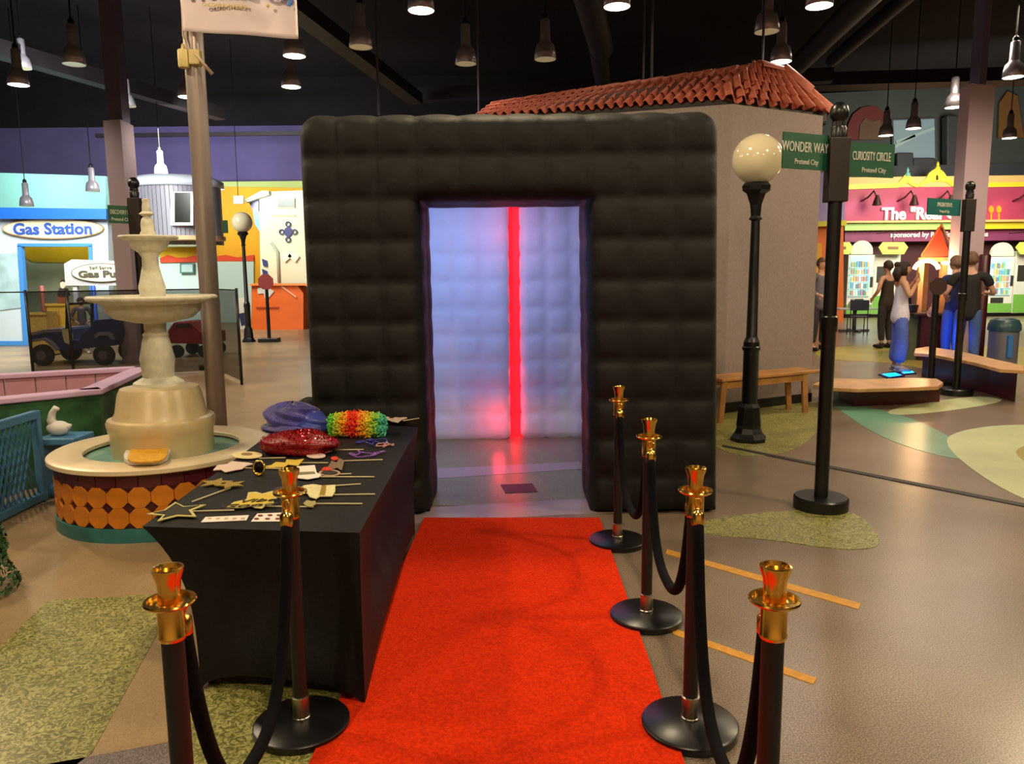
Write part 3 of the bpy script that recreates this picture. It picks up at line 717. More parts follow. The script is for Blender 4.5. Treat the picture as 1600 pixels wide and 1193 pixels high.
def bowl(name, prof, rim_r, rim_y, n, sc=0.02):
    m = MB(); vs = []; fs = []; k = len(prof)
    for i in range(n):
        a = 2*PI*i/n
        for j, (r, z, am) in enumerate(prof):
            r2 = r*(1+am*abs(math.sin(a*11))); vs.append((fc.x+r2*math.cos(a), fc.y+r2*math.sin(a), z))
    for i in range(n):
        for j in range(k-1): fs.append((i*k+j, ((i+1)%n)*k+j, ((i+1)%n)*k+j+1, i*k+j+1))
    m.add(vs, fs); return m
r1 = 0.385
obj('lower_bowl', bowl('b', [(0.0,zz(503),0),(0.12,zz(503),0),(0.24,zz(496),.02),(0.285,zz(486),.02),(0.30,zz(474),.02),(r1,zz(469),.02),(r1+0.01,zz(464),.03),(r1,zz(461),.02),(0.30,zz(462),0),(0.25,zz(468),0),(0.0,zz(470),0)], 0, 0, 132), stone_m, t, True)
obj('upper_pedestal', MB().lathe([(0.08,zz(470)),(0.08,zz(458)),(0.085,zz(448)),(0.07,zz(435)),(0.052,zz(415)),(0.05,zz(402)),(0.07,zz(394)),(0.0,zz(393))], 20, fc), stone_m, t, 'auto')
r2 = 0.176
obj('upper_bowl', bowl('b', [(0.0,zz(396),0),(0.06,zz(396),0),(0.105,zz(388),.02),(0.125,zz(376),.02),(r2,zz(373),.02),(r2+0.004,zz(370),.03),(r2,zz(368),.02),(0.10,zz(370),0),(0.0,zz(372),0)], 0, 0, 132), stone_m, t, True)
obj('finial', MB().lathe([(0.05,zz(372)),(0.05,zz(364)),(0.04,zz(360)),(0.042,zz(350)),(0.035,zz(342)),(0.02,zz(338)),(0.048,zz(334)),(0.028,zz(330)),(0.026,zz(322)),(0.022,zz(316)),(0.026,zz(311)),(0.0,zz(309))], 16, fc), stone_m, t, 'auto')
q = G(230, 711, 0.466)
t = thing('yellow_tray', 'square white dish with yellow lining resting on the fountain rim', 'dish', tuple(q), world=True)
def rr(pts, z, h):
    q = [G(x, y, z) for x, y in pts]
    for _ in range(2):
        r = []
        for i in range(len(q)):
            a, b = q[i], q[(i+1)%len(q)]; r += [a*0.8+b*0.2, a*0.2+b*0.8]
        q = r
    return MB().prism(q, (0,0,h))
obj('dish', rr([(188,728),(205,693),(270,690),(264,726)], 0.470, 0.03), white_m, t, bevel=0.006)
obj('lining', rr([(195,724),(209,696),(265,694),(259,722)], 0.499, 0.009), M('yellow_wax', (232, 172, 44), 0.5, 0, 0.15, 30, 0.4, 50), t)
# ------------------------------------------------------------------ flagpole and banner
fp = G(345, 738); 
t = thing('flagpole', 'tall shiny silver flagpole behind the fountain', 'flagpole', tuple(fp), world=True)
obj('pole', MB().lathe([(0.075,0),(0.072,6.9)], 28, fp), M('satin_aluminium', (190, 176, 172), 0.32, 0.45), t, True)
obj('base_flange', MB().lathe([(0.16,0),(0.16,0.02),(0.09,0.05),(0.08,0.07)], 28, fp), chrome_m, t, 'auto')
cl = P(292, 95, fp.y-0.1); 
obj('halyard', MB().tube([P(283,-60,fp.y-.1), P(286,55,fp.y-.1), P(293,75,fp.y-.1), P(310,90,fp.y-.12), P(332,116,fp.y-.06)], [0.008,0.008,0.008,0.011,0.015], 8), M('tan_rope', (200, 176, 150), 0.7), t, True)
obj('counterweight', MB().lathe([(0.0,-0.07),(0.038,-0.068),(0.042,-0.05),(0.042,0.05),(0.038,0.06),(0.015,0.065),(0.01,0.1),(0.0,0.11)], 20, P(287,91,fp.y-.1)), M('yellowed_plastic', (206, 186, 120), 0.5), t, 'auto')
obj('cleat', MB().box(cl.x+0.02, cl.x+0.10, cl.y-0.02, cl.y+0.06, cl.z-0.03, cl.z+0.08), M('yellowed_plastic', (206, 186, 120)), t, bevel=0.01)
bY = fp.y-0.13
bn = thing('banner', 'white cloth banner with blue lettering hanging on the flagpole', 'banner', tuple(P(285,-60,bY)), world=True)
bl, br = P(286, 48, bY), P(466, 61, bY); tl, tr = Vector((bl.x-0.02, bY, bl.z+1.0)), Vector((br.x+0.01, bY, br.z+1.05))
vs = []; fs = []; nx_, nz_ = 40, 30
for i in range(nx_+1):
    for j in range(nz_+1):
        u, v = i/nx_, j/nz_; p = bl.lerp(br, u).lerp(tl.lerp(tr, u), v)
        p.y += 0.012*math.sin(u*9+v*3)+0.01*math.sin(v*8+u*4)*(1-u) - 0.03*0
        vs.append(p)
for i in range(nx_):
    for j in range(nz_): k = i*(nz_+1)+j; fs.append((k, k+nz_+1, k+nz_+2, k+1))
bo = obj('cloth', MB().add(vs, fs), M('banner_cloth', (232, 214, 218), 0.8), bn, True)
sm = bo.modifiers.new('solid', 'SOLIDIFY'); sm.thickness = 0.003
blue_m = M('banner_blue', (70, 130, 215), 0.7); byel = M('banner_yellow', (214, 196, 110), 0.7)
zt_ = P(420, -8, bY).z
text('Pretend City', 0.165, blue_m, bn, P(374, -15, bY-0.035), (PI/2,0.06,0), ext=0.006, bold=0.003)
text("CHILDREN'S MUSEUM", 0.034, byel, bn, P(350, 9, bY-0.032), (PI/2,0.06,0), ext=0.003)
obj('accent_dot', MB().ell(P(418.5, 9, bY-0.03), (0.013,0.004,0.013)), byel, bn, True)
# ------------------------------------------------------------------ street sign posts
def signpost(base, htop, label, signs, scale=1.0, baser=0.18):
    b = Vector(base); t = thing('street_sign_post', label, 'sign post', tuple(b), group='black street sign posts', world=True)
    obj('base', MB().lathe([(0.0,0),(baser,0),(baser,0.075),(baser-0.01,0.085),(0.0,0.085)], 40, b), black_m, t, 'auto')
    obj('pole', MB().lathe([(0.045,0.08),(0.045,1.2),(0.052,1.21),(0.052,1.3),(0.043,1.31),(0.043,htop-0.12),(0.0,htop-0.12)], 20, b), black_m, t, 'auto')
    obj('bracket', MB().box(b.x-0.065, b.x+0.065, b.y-0.05, b.y+0.05, htop-0.62, htop-0.22), M('bracket_brown', (34, 22, 18), 0.5), t, bevel=0.006)
    obj('finial', MB().lathe([(0.045,htop-0.22),(0.05,htop-0.16),(0.03,htop-0.13),(0.035,htop-0.12),(0.055,htop-0.095),(0.06,htop-0.06),(0.05,htop-0.025),(0.025,htop-0.002),(0.0,htop)], 20, b), black_m, t, 'auto')
    for (p0, p1, z0, z1, mt, lines) in signs:     # p0,p1: xy ends
        a, c = Vector((p0[0], p0[1], z0)), Vector((p1[0], p1[1], z0)); d = (c-a).normalized(); n = Vector((d.y, -d.x, 0))
        if n.y > 0: n = -n
        sg = obj('sign_plate', MB().prism([a, c, c+Vector((0,0,z1-z0)), a+Vector((0,0,z1-z0))], -n*0.014), mt, t)
        ang = math.atan2(d.y, d.x); mid = (a+c)/2
        for (s, sz, fz, sx, du) in lines:
            text(s, sz, signtext_m, sg, mid+d*du+Vector((0,0,(z1-z0)*fz))+n*0.003, (PI/2,0,ang), sx=sx, ext=0.002)
    return t
pb = G(1282, 793)
def sp(px, Y): return (P(px, 240, Y).x, Y)
Yp = pb.y; HT = P(1303, 160, Yp).z
zl0, zl1 = P(1225, 264, Yp-0.1).z, P(1225, 208, Yp-0.1).z
zr0, zr1 = P(1397, 275, Yp+0.06).z, P(1397, 222, Yp+0.06).z
signpost(pb, HT, 'tall black sign post with round base and two green signs, right of the booth', [
  (sp(1224, Yp-0.16), sp(1295, Yp), zl0, zl1, green_m, [('WONDER WAY', 0.088, 0.60, 0.62, -0.012), ('Pretend City', 0.048, 0.20, 0.8, 0)]),
  (sp(1314, Yp+0.02), sp(1398, Yp+0.16), zr0, zr1, green_m, [('CURIOSITY CIRCLE', 0.080, 0.60, 0.46, 0.028), ('Pretend City', 0.045, 0.20, 0.85, 0.05)])], baser=0.178)
pb = G(1493, 616); Yp = pb.y; HT = P(1511, 283, Yp).z
signpost(pb, HT, 'black street sign post with one teal sign, in front of the lilac column at right', [
  (sp(1455, Yp-0.3), sp(1507, Yp), P(1455,336,Yp-.2).z, P(1455,310,Yp-.2).z, M('sign_teal', (30, 96, 92), 0.45), [('IMAGINATION PL', 0.075, 0.62, 0.5, 0), ('Pretend City', 0.045, 0.22, 0.8, 0)])], baser=0.2)
pp = P(205, 277, 8.6); pb = Vector((pp.x+0.02, 8.6, 0))
signpost(pb, pp.z, 'black street sign post with a green sign behind the fountain at left', [
  (sp(162, 8.4), sp(200, 8.6), P(165,348,8.4).z, P(165,320,8.4).z, green_m, [('DISCOVERY DR', 0.065, 0.62, 0.5, 0), ('Pretend City', 0.05, 0.22, 0.8, 0)]),
  (sp(208, 8.62), sp(221, 8.9), P(215,345,8.6).z, P(215,322,8.6).z, green_m, [])])
pp = P(307, 324, 13.4)
signpost(Vector((pp.x+0.05, 13.4, 0)), pp.z, 'farther black street sign post seen just left of the silver flagpole', [
  (sp(340, 13.5), sp(349, 13.5), P(345,364,13.5).z, P(345,344,13.5).z, green_m, [])])
# ------------------------------------------------------------------ globe street lamps
globe_m = M('opal_globe', (206, 192, 160), 0.12, emis=0.03, ecol=(255, 230, 180))
def lamppost(base, gz, gr, label):
    b = Vector(base); t = thing('street_lamp', label, 'street lamp', tuple(b), group='black globe street lamps', world=True)
    obj('globe', MB().ell(b+Vector((0,0,gz)), (gr,gr,gr), 40, 24), globe_m, t, True)
    k = gz-gr
    obj('holder', MB().lathe([(0.0,k-0.32),(0.045,k-0.32),(0.06,k-0.31),(0.06,k-0.30),(0.045,k-0.28),(0.055,k-0.18),(0.09,k-0.08),(0.13,k-0.05),(0.135,k-0.01),(0.11,k+0.02),(0.0,k+0.02)], 8, b), black_m, t)
    obj('pole', MB().lathe([(0.075,0.95),(0.060,0.98),(0.052,1.0),(0.040,k-0.31)], 12, b), black_m, t, 'auto')
    obj('lower_pole', MB().lathe([(0.075,0.36),(0.072,0.86),(0.085,0.88),(0.085,0.90),(0.075,0.91),(0.075,0.95)], 12, b), black_m, t, 'auto')
    obj('base', MB().lathe([(0.17,0.0),(0.17,0.035),(0.15,0.06),(0.135,0.08),(0.115,0.13),(0.12,0.16),(0.105,0.3),(0.1,0.33),(0.09,0.345),(0.075,0.37)], 8, b), black_m, t)
    return t
lb = G(1169, 688); gz = P(1184, 249, lb.y).z
lamppost(lb, gz, 38.0/1200*lb.y*0.99, 'tall black street lamp with a cream glass globe right of the booth')
lb = G(389, 534); gz = P(386, 347, lb.y).z
lamppost(lb, gz, 15.5/1200*lb.y, 'distant small globe street lamp left of the booth by the yellow wall')
# stop signs
def stopsign(base, z, r, face, label, rot=0):
    b = Vector(base); t = thing('stop_sign', label, 'stop sign', tuple(b), world=True)
    obj('pole', MB().lathe([(0.045,0.05),(0.04,z-0.05),(0.0,z-0.05)], 12, b), black_m, t, 'auto')
    obj('base', MB().box(b.x-0.24, b.x+0.24, b.y-0.15, b.y+0.15, 0, 0.1), black_m, t, bevel=0.01)
    p = [b+Vector((math.cos(PI/8+i*PI/4)*r, -0.05, z+math.sin(PI/8+i*PI/4)*r)) for i in range(8)]
    sp_ = obj('sign_plate', MB().prism(p, (0,0.02,0)), face, t)
    return t, sp_
sb = G(421, 534)
stopsign(sb, P(420,440,sb.y).z, 12.5/1200*sb.y, M('stop_dark_red', (132, 34, 34), 0.5), 'small dark red octagonal sign on a black pole beside the distant street lamp')
sb = G(1453, 606)
stopsign(sb, P(1460,447,sb.y).z, 14/1200*sb.y, M('sign_back_dark', (58, 36, 34), 0.5), 'octagonal sign seen from its dark back beside the wooden kiosk')
# ------------------------------------------------------------------ white building with tiled roof
Aw, Bw = G(1131, 644), G(1266, 627)
Ae, Ee, Be = G(1133, 156, 3.5), G(745, 186, 3.5), G(1292, 176, 3.5)
R1, R2, R3 = G(775, 165, 4.0), G(1189, 106, 4.0), G(1226, 112, 4.0)
dirL = Vector((Ee.x-Ae.x, Ee.y-Ae.y, 0)).normalized()
Ew = Aw+dirL*3.9
wt = thing('plaster_building', 'pale plaster building corner with red clay tile roof behind the booth', 'building', tuple(Aw), world=True)
stucco = M('grey_stucco', (144, 130, 126), 0.8, 0, 0.07, 30, 0.25, 80)
back = Vector((0.6, 2.6, 0))
foot = [Aw, Bw, Bw+back*0.55+Vector((0.0,0,0)), Bw+back*0.55+Vector((-2.2,1.6,0)), Ew+Vector((0.4,1.6,0)), Ew]
obj('wall', MB().prism([Vector((p.x,p.y,0)) for p in foot], (0,0,3.42)), stucco, wt)
nB = (Bw-Aw).normalized(); nn = Vector((nB.y, -nB.x, 0))
obj('baseboard', MB().prism([Aw+nn*0.0, Bw+nn*0.0, Bw+nn*0.02, Aw+nn*0.02], (0,0,0.11)), M('black_base', (26, 24, 24), 0.5), wt)
low = Vector((0,0,-0.13))
def quadslab(a, b, c, d, th): return MB().prism([a, b, c, d], (0,0,-th))
obj('fascia', MB().prism([Ae+low, Be+low, Be, Ae], (0,0.05,0)).prism([Ee+low, Ae+low, Ae, Ee], (0,0.05,0)), M('fascia_dark', (34, 26, 24), 0.7), wt)
obj('soffit', MB().prism([Ee+low, Ae+low, Be+low, Bw+Vector((0.2,0.6,3.37-Bw.z)), Ew+Vector((0,1.5,3.37))], (0,0,0.03)), M('fascia_dark', (34, 26, 24)), wt)
clay = M('clay_tile', (196, 104, 80), 0.6, 0, 0.16, 6)
obj('roof_deck', MB().add([Ee, Ae, Be, R3, R2, R1], [(0,1,4,5), (1,2,3), (1,3,4)]), M('deck_dark', (96, 46, 36), 0.8), wt)
bb = Vector((0.5, 1.8, 0))
obj('roof_back', MB().add([R1, R2, R3, Be, Be+Vector((0.3,2.5,0)), Ee+Vector((0.5,3,0))], [(0,1,2,3,4,5)]), M('deck_dark', (96, 46, 36)), wt)
TW, TL = 0.17, 0.26
def tilemesh():
    m = MB(); n = 8; vs = []; fs = []
    for e, yy in enumerate((0.0, 1.0)):
        for i in range(n+1):
            u = i/n; x = (u-0.5)*1.12; z = 0.30*math.sin(u*2*PI)*1.0 + (0.12 if e == 0 else -0.05)
            vs.append((x, yy*1.15-0.08, z))
        for i in range(n+1):
            u = i/n; x = (u-0.5)*1.12; z = 0.30*math.sin(u*2*PI) + (0.0 if e == 0 else -0.12)
            vs.append((x, yy*1.15-0.08, z))
    k = n+1
    for i in range(n):
        fs += [(i, i+1, 2*k+i+1, 2*k+i), (k+i+1, k+i, 3*k+i, 3*k+i+1), (i+1, i, k+i, k+i+1)]
    return m.add(vs, fs)
tile0 = None
def place(o, org, X, Y_, Z_):
    m = Matrix.Identity(4)
    for i in range(3): m[i][0] = X[i]; m[i][1] = Y_[i]; m[i][2] = Z_[i]; m[i][3] = org[i]-Aw[i]*(1 if i < 2 else 0)
    o.matrix_local = m
def tile_face(a, b, c, d, n, rows):      # a,b eave; d,c ridge
    global tile0
    for j in range(rows):
        v = (j)/rows; v1 = (j+1)/rows
        for i in range(n):
            u = (i+0.5)/n
            p = a.lerp(b, u).lerp(d.lerp(c, u), v); p1 = a.lerp(b, u).lerp(d.lerp(c, u), v1)
            px = a.lerp(b, u+0.5/n).lerp(d.lerp(c, u+0.5/n), v)-a.lerp(b, u-0.5/n).lerp(d.lerp(c, u-0.5/n), v)
            Yv = p1-p; Zv = px.cross(Yv).normalized()
            if tile0 is None:
                tile0 = obj('roof_tile', tilemesh(), clay, None, True); tile0.parent = wt; o = tile0
            else: o = tile0.copy(); COL.objects.link(o)
            w_ = px.length
            if w_ < 0.03: continue
            place(o, p+Zv*0.035, px, Yv, Zv*min(0.16, w_)*random.uniform(.92,1.08))
tile_face(Ee, Ae, R2, R1, 26, 4)
tile_face(Ae, Be, R3.lerp(Be,0.0), R2, 9, 4)
cap0 = None
def caps(a, b, n, r):
    global cap0
    d = (b-a)/n
    for i in range(n):
        p = a+d*i
        z = Vector((0,0,1)); x = d.cross(z).normalized(); zz_ = x.cross(d).normalized()
        if cap0 is None:
            vs = []; fs = []; m = 8
            for e, (yy, rr_) in enumerate(((-0.08, 1.0), (1.0, 0.8))):
                for k in range(m+1): vs.append((math.cos(PI*k/m)*rr_, yy, math.sin(PI*k/m)*rr_-0.15))
                for k in range(m+1): vs.append((math.cos(PI*k/m)*rr_*0.82, yy, math.sin(PI*k/m)*rr_*0.82-0.15))
            q = m+1
            for k in range(m): fs += [(k, k+1, 2*q+k+1, 2*q+k), (q+k, q+k+1, k+1, k), (3*q+k, 3*q+k+1, 2*q+k+1, 2*q+k)]
            cap0 = obj('ridge_tile', MB().add(vs, fs), clay, None, True); cap0.parent = wt; o = cap0
        else: o = cap0.copy(); COL.objects.link(o)
        m_ = Matrix.Identity(4); D = d*1.12
        for k in range(3): m_[k][0] = x[k]*r; m_[k][1] = D[k]; m_[k][2] = zz_[k]*r; m_[k][3] = p[k]-(Aw[k] if k < 2 else 0)
        o.matrix_local = m_
caps(R2, R1, 12, 0.085); caps(R2+Vector((0,0,0.01)), R3, 1, 0.09); caps(Be, R3, 2, 0.13)
# wooden bench before it
def wbench():
    p0, p1 = G(1128, 597, 0.45), G(1282, 582, 0.45); q1, q0 = G(1262, 577, 0.45), G(1135, 590, 0.45)
    d = (p1-p0).normalized(); n = Vector((-d.y, d.x, 0)); dp = 0.33
    t = thing('wooden_bench', 'honey-coloured wooden bench against the pale plaster wall', 'bench', (p0.x, p0.y, 0), world=True)
    obj('seat', MB().prism([p0, p1, p1+n*dp, p0+n*dp], (0,0,0.035)), wood_m, t, bevel=0.008)
    L = (p1-p0).length
    for u in (0.07, L-0.22):
        for v in (0.04, dp-0.05):
            a = p0+d*u+n*v; obj('leg', MB().bar((a.x+(-.03 if u<1 else .03), a.y, 0), (a.x, a.y, 0.45), 0.055, 0.055), wood_m, t)
    for v in (0.04, dp-0.05): obj('apron', MB().bar(p0+d*0.07+n*v-Vector((0,0,0.045)), p0+d*(L-0.22)+n*v-Vector((0,0,0.045)), 0.02, 0.07), wood_m, t)
wbench()
# ------------------------------------------------------------------ columns
lilac_m = M('lilac_column', (222, 196, 214), 0.6)
steel_m = M('steel_lilac', (110, 100, 130), 0.5)
def column(tl_, tr_, ty, Y, label, left_face=None, cl=lilac_m):
    a, b = P(tl_, ty, Y), P(tr_, ty, Y); w_ = b.x-a.x
    t = thing('column', label, 'column', (a.x, Y, 0), world=True)
    obj('cladding', MB().box(a.x, b.x, Y, Y+w_*0.9, 0, a.z), cl, t)
    obj('steel_post', MB().box(a.x+w_*0.2, b.x-w_*0.2, Y+0.1, Y+w_*0.7, a.z, 8.6), steel_m, t)
# right column is turned a little: footprint polygon
Yc = 13.2
x0, x1, x2 = P(1503,135,Yc+0.35).x, P(1517,130,Yc).x, P(1558,127,Yc+0.12).x; zt_ = P(1517,130,Yc).z
t = thing('column', 'tall square lilac column at right between the kiosk and the drinks machine', 'column', (x1, Yc, 0), world=True)
ft = [Vector((x0,Yc+0.4,0)), Vector((x1,Yc,0)), Vector((x2,Yc+0.15,0)), Vector((x2-0.15,Yc+0.65,0))]
obj('cladding', MB().prism(ft, (0,0,zt_)), lilac_m, t)
obj('steel_post', MB().box(x0+0.18, x2-0.16, Yc+0.15, Yc+0.45, zt_, 8.6), steel_m, t)
Yc = 14.5
x0, x1, x2 = P(161,190,Yc).x, P(188,188,Yc-.1).x, P(208,193,Yc+.5).x; zt_ = P(188,188,Yc).z
t = thing('column', 'tall square grey-lilac column at left in front of the gas pump board', 'column', (x1, Yc, 0), world=True)
obj('cladding', MB().prism([Vector((x0,Yc,0)), Vector((x1,Yc-.1,0)), Vector((x2,Yc+.5,0)), Vector((x0+.1,Yc+.6,0))], (0,0,zt_)), M('grey_lilac', (160, 140, 146), 0.6), t)
obj('steel_post', MB().box(x0+0.06, x0+0.33, Yc+0.05, Yc+0.35, zt_, 8.6), steel_m, t)
# ------------------------------------------------------------------ left: play gas station street (far)
lw = M('pale_blue_white', (202, 216, 226), 0.6); blue2 = M('gas_blue', (30, 96, 200), 0.5); aqua = M('aqua_wall', (150, 216, 208), 0.7, 0, 0.05, 0.5)
YG = 18.6
struct('wall_aqua', MB().prism(pxpoly([(-250,262),(165,275),(165,500),(-250,500)], 24.5), (0,0.3,0)), aqua)
struct('wall_mural', MB().prism(pxpoly([(325,286),(640,284),(640,500),(325,502)], 27.6), (0,0.3,0)), M('mural_yellow', (236, 172, 20), 0.7, 0, 0.12, 0.7))
struct('trim_1', MB().prism(pxpoly([(325,284),(640,281),(640,296),(325,291)], 27.55), (0,0.04,0)), M('mural_lime', (176, 196, 110), 0.7))
t = thing('gas_station', 'white play gas station front with a blue roof band and cream oval sign', 'play building', tuple(G(60,536)), world=True)
zb = 0.0
def pp_(pts, Y): return pxpoly(pts, Y)
def wallpoly(pts, Y):   # px polygon whose lowest pair is dropped to the floor
    return pp_(pts, Y)
def ground_y(px, Y):     # pixel y where depth Y meets floor
    d = Vector((0,0,0)); lo, hi = 400, 1193
    for _ in range(40):
        mid = (lo+hi)/2
        if G(px, mid).y > Y: lo = mid
        else: hi = mid
    return hi
gy = ground_y(60, YG)
obj('front_wall', MB().prism(pp_([(-150,330),(168,338),(172,gy),(146,gy),(143,384),(27,384),(38,gy),(-150,gy)], YG), (0,0.2,0)), lw, t)
obj('roof_band', MB().prism(pp_([(-150,322),(166,326),(166,342),(-150,341)], YG-0.3), (0,0.6,0)), blue2, t)
fr = MB()
fr.prism(pp_([(27,380),(143,380),(143,385),(27,385)], YG-0.05), (0,0.12,0)); fr.prism(pp_([(27,384),(33,384),(44,gy),(36,gy)], YG-0.05), (0,0.12,0)); fr.prism(pp_([(138,384),(143,384),(147,gy),(142,gy)], YG-0.05), (0,0.12,0))
obj('door_frame', fr, M('frame_blue', (70, 140, 214), 0.5), t)
obj('baseboard', MB().prism(pp_([(-150,gy-7),(37,gy-7),(38,gy),(-150,gy)], YG-0.03), (0,0.03,0)), M('frame_blue', (70, 140, 214)), t)
sg = obj('oval_sign', MB().prism(pp_(ellp(82,357,79,16), YG-0.1), (0,0.08,0)), M('sign_tan_edge', (200, 160, 110), 0.6), t)
obj('sign_face', MB().prism(pp_(ellp(82,357,77,14.5), YG-0.115), (0,0.02,0)), M('sign_cream', (238, 228, 190), 0.6), sg)
text('Gas Station', 0.36, M('sign_blue', (50, 84, 170), 0.5), sg, P(82,358,YG-0.13), sx=1.12, bold=0.012, ext=0.004)
obj('cloud_panel', MB().prism(pp_([(-60,400),(26,395),(36,480),(-60,492)], YG-0.03), (0,0.02,0)), M('cloud_print', (176, 206, 212), 0.6, 0, 0.2, 2.5), t)
# mural behind the opening
YM = 21.0; gm = ground_y(60, YM)
struct('wall_play', MB().prism(pp_([(10,370),(320,382),(320,gm),(10,gm)], YM), (0,0.15,0)), M('mural_pale', (196, 208, 176), 0.7, 0, 0.1, 1))
struct('trim_2', MB().prism(pp_([(30,375),(150,375),(150,411),(52,409),(34,400)], YM-0.05), (0,0.04,0)), M('mural_gold', (226, 184, 20), 0.7, 0, 0.1, 1))
t = thing('gas_pump_board', 'grey board with an oval gas pump sign behind the left column', 'sign', tuple(P(140,440,17.5)), world=True)
ygp = 17.5
obj('board', MB().prism(pp_([(100,412),(112,405),(205,408),(205,446),(102,446)], ygp), (0,0.15,0)), M('board_grey', (168, 166, 170), 0.6), t)
sg = obj('oval_edge', MB().prism(pp_(ellp(158,426,47,15), ygp-0.03), (0,0.04,0)), M('edge_dark', (96, 90, 80), 0.6), t)
obj('oval_face', MB().prism(pp_(ellp(158,426,45.5,13.6), ygp-0.045), (0,0.02,0)), M('sign_cream2', (206, 204, 180), 0.6), sg)
text('Gas Pump', 0.20, M('pump_ink', (78, 72, 62), 0.5), sg, P(122,428.5,ygp-0.06), sx=1.5, bold=0.008, align='LEFT')
text('Self Serve', 0.10, M('pump_ink', (78, 72, 62)), sg, P(157,418,ygp-0.06), sx=1.3)
# supports of the gas pump board
gb = P(105,446,ygp); gb2 = P(203,446,ygp)
for xx in (gb.x+0.15, gb2.x-0.15): obj('support', MB().box(xx-0.05, xx+0.05, ygp+0.03, ygp+0.12, 0, gb.z), M('board_grey', (168,166,170)), t)
def simplebox(name, label, cat, px0, py0, px1, pz_bottom_on_floor, Y, depth, mat, py1=None):
    a = P(px0, py0, Y); b = P(px1, py0, Y); z0 = 0 if py1 is None else P(px0, py1, Y).z
    return obj(name, MB().box(a.x, b.x, Y, Y+depth, z0, a.z), mat, label=label, cat=cat, origin=(a.x, Y, z0))
# posts by the jeep
for (x0_, x1_, y_, mm, lb_) in ((61.5,69,448,M('rust_post',(126,62,48),0.6),'short rust-brown post behind the yellow baskets at left'), (142.5,149,448,M('blue_post',(34,74,168),0.5),'short blue post behind the toy jeep')):
    a = P(x0_, y_, 17.2); b = P(x1_, y_, 17.2)
    t = thing('play_post', lb_, 'post', (a.x, 17.2, 0), world=True)
    obj('post', MB().lathe([((b.x-a.x)/2,0),((b.x-a.x)/2,a.z),((b.x-a.x)*0.3,a.z+0.03),(0,a.z+0.03)], 14, ((a.x+b.x)/2,17.2,0)), mm, t, 'auto')
    obj('foot', MB().lathe([((b.x-a.x)*0.9,0),((b.x-a.x)*0.9,0.03),((b.x-a.x)*0.5,0.05)], 14, ((a.x+b.x)/2,17.2,0)), mm, t, 'auto')
# costume figure board
Yf = 17.9
t = thing('figure_board', 'painted board figure in a dark jacket and orange skirt by the yellow baskets', 'cutout figure', tuple(P(98,480,Yf)), world=True)
obj('skirt', MB().prism(pp_([(91,458),(103,458),(106,478),(88,478)], Yf), (0,0.04,0)), M('rust_cloth', (170, 84, 50), 0.7), t)
obj('jacket', MB().prism(pp_([(92,450),(104,450),(108,461),(103,463),(92,463),(89,461)], Yf-0.01), (0,0.05,0)), M('dark_jacket', (48, 32, 36), 0.7), t)
obj('face', MB().prism(pp_(ellp(98,444,4.2,6.5,14), Yf-0.015), (0,0.03,0)), M('doll_skin', (226, 186, 160), 0.6), t)
obj('hair', MB().prism(pp_([(93.5,441),(95,437),(98,435.5),(101,437),(102.5,441),(98,439.5)], Yf-0.02), (0,0.04,0)), M('doll_hair', (36, 28, 28), 0.6), t)
zf = P(98,478,Yf).z; xf = P(98,478,Yf).x
obj('stand', MB().box(xf-0.04, xf+0.04, Yf+0.04, Yf+0.08, 0, zf+0.1).box(xf-0.2, xf+0.2, Yf-0.1, Yf+0.2, 0, 0.03), wood_m, t)
# yellow basket crates
Yb = 15.9
bask = M('yellow_crate', (196, 156, 76), 0.6, 0, 0.2, 20)
for (a0, b0, a1, b1, lb_, mm) in ((44,488,75,530,'stacked olive-yellow crate at the jeep\'s front, leftmost',bask),(72,474,108,500,'bright yellow crate behind the toy jeep',M('yellow_bin',(222,176,60),0.5)),(76,500,108,530,'pale tan crate just behind the jeep bonnet',M('tan_bin',(186,160,120),0.6))):
    a, b = P(a0,b0,Yb), P(a1,b1,Yb); zl = max(0.0, b.z)
    t = thing('crate', lb_, 'crate', (a.x, Yb, 0), group='play crates at left behind the black fence', world=True)
    wv, hv = b.x-a.x, a.z
    m = MB().box(a.x, b.x, Yb, Yb+0.03, 0, hv).box(a.x, b.x, Yb+0.4, Yb+0.43, 0, hv).box(a.x, a.x+0.03, Yb+.03, Yb+0.4, 0, hv).box(b.x-0.03, b.x, Yb+.03, Yb+0.4, 0, hv).box(a.x,b.x,Yb,Yb+.43,0,0.03)
    obj('body', m, mm, t)
    obj('rim', MB().box(a.x-0.02, b.x+0.02, Yb-0.02, Yb+0.03, hv-0.05, hv).box(a.x-0.02, b.x+0.02, Yb+0.4, Yb+0.45, hv-0.05, hv), mm, t)
    Yb += 0.5
# toy jeep
YJ = 14.2
jb = G(120, ground_y(120, YJ))
def JX(px): return P(px, 520, YJ).x
def JZ(py): return P(120, py, YJ).z
t = thing('toy_jeep', 'blue child-size toy jeep behind the black netting at left', 'toy car', tuple(jb), world=True)
jm = M('jeep_blue', (36, 48, 104), 0.4); jg = M('jeep_grey', (128, 122, 140), 0.5)
tyre = M('tyre', (34, 28, 30), 0.8); hub = M('hub_grey', (110, 96, 104), 0.5)
side = [(44,528),(46,521),(70,516),(98,514),(104,515),(112,530),(122,532),(128,520),(138,516),(150,500),(182,498),(184,522),(178,540),(90,548),(80,534),(62,528),(46,534)]
sz = [Vector((JX(x), YJ, max(0.16, JZ(y)))) for x, y in side]
obj('body', MB().prism(sz, (0, 0.9, 0)), jm, t, bevel=0.01)
obj('hood', MB().prism([Vector((JX(x), YJ-0.02, JZ(y))) for x, y in ((45,520),(70,514),(98,513),(98,518),(70,519),(45,524))], (0,0.94,0)), jg, t)
